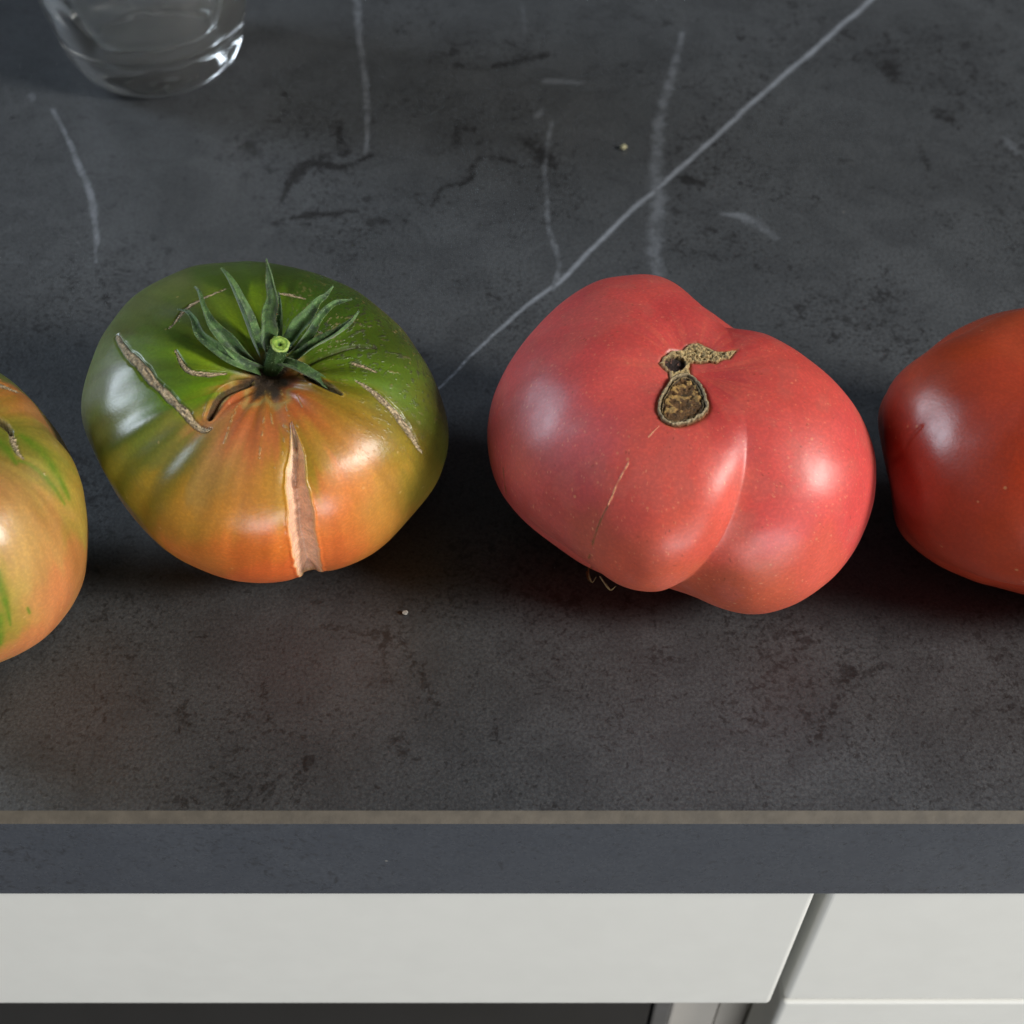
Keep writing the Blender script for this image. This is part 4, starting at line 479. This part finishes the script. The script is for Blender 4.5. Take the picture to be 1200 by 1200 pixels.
def sepal(pts, k):
    ctr = catmull(np.array(pts), 7); c = ctr[:, :3]; w = np.maximum(ctr[:, 3]*.86, .1)*1e-3; n = len(c)
    tg = nrm(np.gradient(c, axis=0)); ax = np.array(TOM['green']['axis']); V = []; m = 14
    for i in range(n):
        s = i/(n-1); rad = c[i]-ax*(c[i]@ax); rad = rad/(np.linalg.norm(rad)+1e-6)
        nr = ax*.75-rad*.55; nr = nr-tg[i]*(nr@tg[i]); nr /= np.linalg.norm(nr); sd = np.cross(tg[i], nr)
        tw = .8*math.sin(k*1.7+s*2.6); sd, nr = sd*math.cos(tw)+nr*math.sin(tw), nr*math.cos(tw)-sd*math.sin(tw)
        th = .00022+.00020*(1-s)
        for j in range(m):
            ph = 2*np.pi*j/m; x = math.cos(ph); y = math.sin(ph)
            ridge = .00022*math.exp(-(x/.22)**2)*(1-s)
            edge = 1+.10*math.sin(s*23+k*2+(0 if x > 0 else 2))*abs(x)
            V.append(off+c[i]+sd*x*w[i]*edge*.92+nr*(y*th+abs(x)**1.4*w[i]*1.15-ridge*(1 if y > 0 else -1)))
    i, j = np.meshgrid(np.arange(n-1), np.arange(m), indexing='ij'); j1 = (j+1) % m
    Q = np.stack([i*m+j, i*m+j1, (i+1)*m+j1, (i+1)*m+j], -1).reshape(-1, 4)
    V.append(off+c[-1]); e = len(V)-1; Tr = [((n-1)*m+a_, (n-1)*m+(a_+1) % m, e) for a_ in range(m)]
    return mesh_np('sepal', np.array(V), Q, np.array(Tr), M_leaf, g)
M_fuzz = plain('leaf_fuzz', (150, 176, 128), .7)
def fuzz(part, count, length):
    # short soft hairs standing on a leaf or stalk
    me = part.data; rs = random.Random(count+len(me.vertices)); V = []; Tr = []
    for _ in range(count):
        f = me.polygons[rs.randrange(len(me.polygons))]; c = np.array(f.center); nn = np.array(f.normal)
        q = nrm(nn+np.array([rs.uniform(-.6, .6) for _ in range(3)])); e1 = nrm(np.cross(q, [.3, .5, .8])); e2 = np.cross(q, e1); w = 2.4e-5; b0 = len(V)
        V += [c+e1*w, c-e1*w*.5+e2*w, c-e1*w*.5-e2*w, c+q*length*rs.uniform(.5, 1.2)]
        Tr += [(b0, b0+1, b0+3), (b0+1, b0+2, b0+3), (b0+2, b0, b0+3)]
    o = mesh_np('fuzz', np.array(V), np.zeros((0, 4), int), np.array(Tr), M_fuzz, part); o['kind'] = 'stuff'
for k, s in enumerate(TOM['green']['sepals']): fuzz(sepal(s, k), 150, .00075)
def tube_np(ctr, rad, m=24, bumpy=0.):
    n = len(ctr); tg = nrm(np.gradient(ctr, axis=0)); V = []
    for i in range(n):
        e1 = np.array([1., 0, 0]); e1 = nrm(e1-tg[i]*(e1@tg[i])); e2 = np.cross(tg[i], e1)
        for j in range(m):
            ph = 2*np.pi*j/m; rr = rad[i]*(1+bumpy*math.sin(5*ph+i*.3)); V.append(ctr[i]+(e1*math.cos(ph)+e2*math.sin(ph))*rr)
    i, j = np.meshgrid(np.arange(n-1), np.arange(m), indexing='ij'); j1 = (j+1) % m
    return V, np.stack([i*m+j, i*m+j1, (i+1)*m+j1, (i+1)*m+j], -1).reshape(-1, 4), tg
st = catmull(np.array(TOM['green']['stem']), 6)
V, Q, tg = tube_np(st[:, :3]+off, st[:, 3]*1e-3*.95, 28, .05); mm = 28; n = len(st)
stalk = mesh_np('stalk', np.array(V), Q, None, plain('green_stalk', (52, 82, 38), .6, var=.35, nscale=500, bumps=(1200, .4, .0004)), g)
fuzz(stalk, 220, .0008)
# cut end of the stalk: pale rim, green ring, small hollow
e1 = np.array([1., 0, 0]); e1 = nrm(e1-tg[-1]*(e1@tg[-1])); e2 = np.cross(tg[-1], e1); tip = st[-1, :3]+off; rr = st[-1, 3]*1e-3*.97
V = []; col = []; rings = [(1., 0), (.93, .0003), (.72, .00035), (.5, .00012), (.3, .0002), (.16, -.0005), (.05, -.0007)]
rc = [(112, 146, 66), (176, 200, 112), (108, 148, 52), (158, 190, 84), (126, 166, 60), (62, 96, 32), (46, 70, 26)]
for (q, h), c in zip(rings, rc):
    for j in range(mm):
        ph = 2*np.pi*j/mm; wv = 1+.09*math.sin(3*ph+q*7)+.05*math.sin(7*ph+q*13)
        V.append(tip+(e1*math.cos(ph)+e2*math.sin(ph))*rr*q*(wv if q < 1 else 1+.05*math.sin(5*ph+(n-1)*.3))+tg[-1]*(h+.0001*math.sin(9*ph+q*20))); col.append(lin(c))
i, j = np.meshgrid(np.arange(len(rings)-1), np.arange(mm), indexing='ij'); j1 = (j+1) % mm
Q = np.stack([i*mm+j, i*mm+j1, (i+1)*mm+j1, (i+1)*mm+j], -1).reshape(-1, 4)
Tr = [((len(rings)-1)*mm+a_, (len(rings)-1)*mm+(a_+1) % mm, len(V)) for a_ in range(mm)]; V.append(tip-tg[-1]*.0007); col.append(lin((46, 70, 26)))
mesh_np('cut_end', np.array(V), Q, np.array(Tr), M_skin, stalk, np.array(col), {'cork': np.full(len(V), .45)})
# ---- corky stem scar of the pink tomato: a raised patch that follows its skin
T = TOM['pink']; allp = np.vstack([ring, crk]); lo = allp.min(0)-.012; hi = allp.max(0)+.012; NG = 300
gx, gy = np.meshgrid(np.linspace(lo[0], hi[0], NG), np.linspace(lo[1], hi[1], NG), indexing='ij'); X = np.stack([gx.ravel(), gy.ravel()], 1)
RS = .04                                           # about the local radius, to turn angles into metres
d3 = nrm(np.concatenate([X, np.ones((len(X), 1))], 1)@f0); base = surf(T, d3)
jig = (fbm(base, 1500, 3, 3)-.5)*.016
sr, sc_, spt = (sdist(ring, X)+jig*1.3)*RS*1e3, (sdist(crk, X)+jig*1.1)*RS*1e3, (sdist(pit, X)+jig)*RS*1e3     # mm inside
gr = fbm(base, 1900, 13, 3); lumps = fbm(base, 700, 23, 3)
edge = np.maximum(sr, sc_)
h = np.full(len(X), -.0006); col = np.tile(lin((150, 90, 60)), (len(X), 1))
def lay(k, c, hh):
    global col, h
    k = np.clip(k, 0, 1); col = col*(1-k[:, None])+(lin(c) if not isinstance(c, np.ndarray) else c)*k[:, None]; h = h*(1-k)+hh*k
cork_c = lin((190, 168, 122))*(.30+1.25*gr[:, None])
lay(sstep(-.15, .25, sc_), cork_c, .0002+.0016*(gr-.35)*sstep(0, .8, sc_))
pitc = np.where((lumps > .52)[:, None], lin((112, 78, 68)), lin((38, 24, 24)))*(.6+.8*gr[:, None])
lay(sstep(.0, .3, spt), pitc, -.0006+.0009*(lumps-.5))
rimc = lin((176, 160, 128))*(.45+1.0*gr[:, None])
lay(sstep(-.1, .12, sr), lin((92, 76, 46))*(.5+gr[:, None]), .0002)
lay(sstep(.15, .30, sr), rimc, .0006+.0005*(gr-.5))
lay(sstep(.62, .85, sr), lin((48, 38, 30))*(.5+gr[:, None]), -.0004)
lay(sstep(1.05, 1.2, sr)*sstep(1.5, 1.3, sr), lin((150, 128, 92))*(.4+gr[:, None]), .0001)
inn = np.where((lumps+.25*fbm(np.c_[X, X[:, 0]*0], 60, 3) > .66)[:, None], lin((172, 138, 82)), lin((104, 74, 40)))*(.45+1.05*gr[:, None])
hole = sstep(1.15, .7, np.hypot((X[:, 0]-ring[:, 0].mean()-.012)*RS*1e3/1.0, (X[:, 1]-ring[:, 1].mean()-.055)*RS*1e3/1.0))
lay(sstep(1.45, 1.75, sr), inn, -.0002+.0022*(lumps-.5))
lay(hole*sstep(1.2, 1.5, sr)*.8, (70, 62, 44), -.0008)
dn = base-np.array(T['C']); q = base.reshape(NG, NG, 3); Nn = nrm(np.cross(np.gradient(q, axis=0), np.gradient(q, axis=1))).reshape(-1, 3)
if (Nn*d3).sum() < 0: Nn = -Nn
h = np.maximum(h, -.0009)+np.where(edge > -.1, 0, -.0008)
Vp = base+Nn*h[:, None]-np.array(p.location)
keep = (edge > -.55).reshape(NG, NG)
i, j = np.meshgrid(np.arange(NG-1), np.arange(NG-1), indexing='ij'); ok = keep[:-1, :-1] & keep[1:, :-1] & keep[:-1, 1:] & keep[1:, 1:]
Q = np.stack([i*NG+j, (i+1)*NG+j, (i+1)*NG+j+1, i*NG+j+1], -1)[ok]
use = np.unique(Q); rm = np.full(NG*NG, -1); rm[use] = np.arange(len(use))
scar = mesh_np('stem_scar', Vp[use], rm[Q], None, M_skin, p, np.clip(col[use], .002, .9), {'cork': np.full(len(use), .8)})
scar['label'] = 'corky tan and brown stem scar with a dried oval end'
# small dry dot and two dry flakes at the lower end of the seam
def flake(pts, w):
    ctr = catmull(np.array(pts), 6); m = 8; V, Q, _ = tube_np(ctr, np.interp(np.arange(len(ctr)), [0, len(ctr)*.4, len(ctr)-1], [w*.6, w, w*.15]), m)
    return mesh_np('dry_flake', np.array(V)-np.array(p.location), Q, None, plain('dry_flake', (112, 88, 50), .8, var=.4, nscale=900), p)
flake([[0.0193, -0.027, 0.011], [0.0192, -0.03, 0.0112], [0.0201, -0.0315, 0.0102], [0.0211, -0.031, 0.0118]], .00028)
flake([[0.0188, -0.0281, 0.0101], [0.0191, -0.0307, 0.0107], [0.0195, -0.0319, 0.011]], .00028)
flake([[0.0205, -0.0444, 0.0295], [0.0218, -0.0473, 0.03], [0.0229, -0.0482, 0.0294], [0.024, -0.0481, 0.0308]], .00028)
# ------------------------------------------------------------------ drinking glass
def glass_mat():
    m, nt, pr = mat('clear_glass'); b = NB(nt); P = b.add('ShaderNodeTexCoord').outputs['Object']
    pr.inputs['Base Color'].default_value = (.97, .99, .985, 1); pr.inputs['Transmission Weight'].default_value = .965; pr.inputs['IOR'].default_value = 1.5  # slight white haze mixed into the glass stands in for bright reflections
    b.put(pr.inputs['Roughness'], b.remap(b.noise(P, 60, 3), .4, .8, 0., .03)); b.put(pr.inputs['Normal'], b.bump(b.noise(P, 40, 2), .26, .004))
    return m
gl = empty('drinking_glass', (-.1335, .2235, 0), 'clear glass tumbler with thick base standing behind the green tomato', 'glass')
outer = [(0, .0012), (.018, .0010), (.0225, .0002), (.0250, .0006), (.0285, .0030), (.0318, .0085), (.0340, .0150), (.0362, .0250), (.0385, .0400), (.0405, .0620), (.0420, .0900), (.0424, .0985), (.0416, .0996)]
inner = [(.0405, .0985), (.0400, .0900), (.0383, .0620), (.0360, .0400), (.0330, .0270), (.0290, .0195), (.0245, .0155), (.0205, .0138), (.0120, .0128), (0, .0126)]
pr_ = catmull(np.array([(a, b, 0) for a, b in outer+inner]), 4)[:, :2]; pr_[:, 0] = np.maximum(pr_[:, 0], 0); m = 96; pr_[:, 1] = np.maximum(pr_[:, 1], .0002)
n = len(pr_)-2; body = pr_[1:-1]; ph = np.arange(m)/m*2*np.pi
fl_ = 1+.009*np.cos(ph*10)*(np.arange(n) > n*.55)[:, None]  # inner flutes, added to give the glass more highlights
V = np.stack([body[:, None, 0]*fl_*np.cos(ph), body[:, None, 0]*fl_*np.sin(ph), np.broadcast_to(body[:, 1:2], (n, m))], -1).reshape(-1, 3)
i, j = np.meshgrid(np.arange(n-1), np.arange(m), indexing='ij'); j1 = (j+1) % m
Q = np.stack([i*m+j, i*m+j1, (i+1)*m+j1, (i+1)*m+j], -1).reshape(-1, 4)
V = np.vstack([V, [[0, 0, pr_[0, 1]], [0, 0, pr_[-1, 1]]]]); jj = np.arange(m); j1 = (jj+1) % m; b0 = (n-1)*m
Tr = np.vstack([np.stack([np.full(m, n*m), j1, jj], 1), np.stack([np.full(m, n*m+1), b0+jj, b0+j1], 1)])
mesh_np('tumbler', V, Q, Tr, glass_mat(), gl)
# ------------------------------------------------------------------ crumbs
def crumb(x, y, s, label, c):
    import bmesh
    bm = bmesh.new(); bmesh.ops.create_icosphere(bm, subdivisions=2, radius=s); rs = random.Random(x)
    for v in bm.verts: v.co = Vector((v.co.x*1.1, v.co.y*.8, v.co.z*.7))*(1+rs.uniform(-.22, .22))
    z = min(v.co.z for v in bm.verts)
    for v in bm.verts: v.co.z -= z
    me = bpy.data.meshes.new('crumb'); bm.to_mesh(me); bm.free(); me.materials.append(plain('crumb', c, .7, var=.3, nscale=800))
    o = bpy.data.objects.new('crumb', me); o.location = (x, y, .0002); COLL.objects.link(o); tag(o, label, 'crumb', 'crumbs on the worktop')
crumb(.0392, .1671, .0012, 'tiny pale crumb near the long diagonal vein', (190, 186, 150))
crumb(-.0272, -.0341, .0007, 'tiny white crumb in front of the gap between green and pink tomatoes', (200, 198, 190))
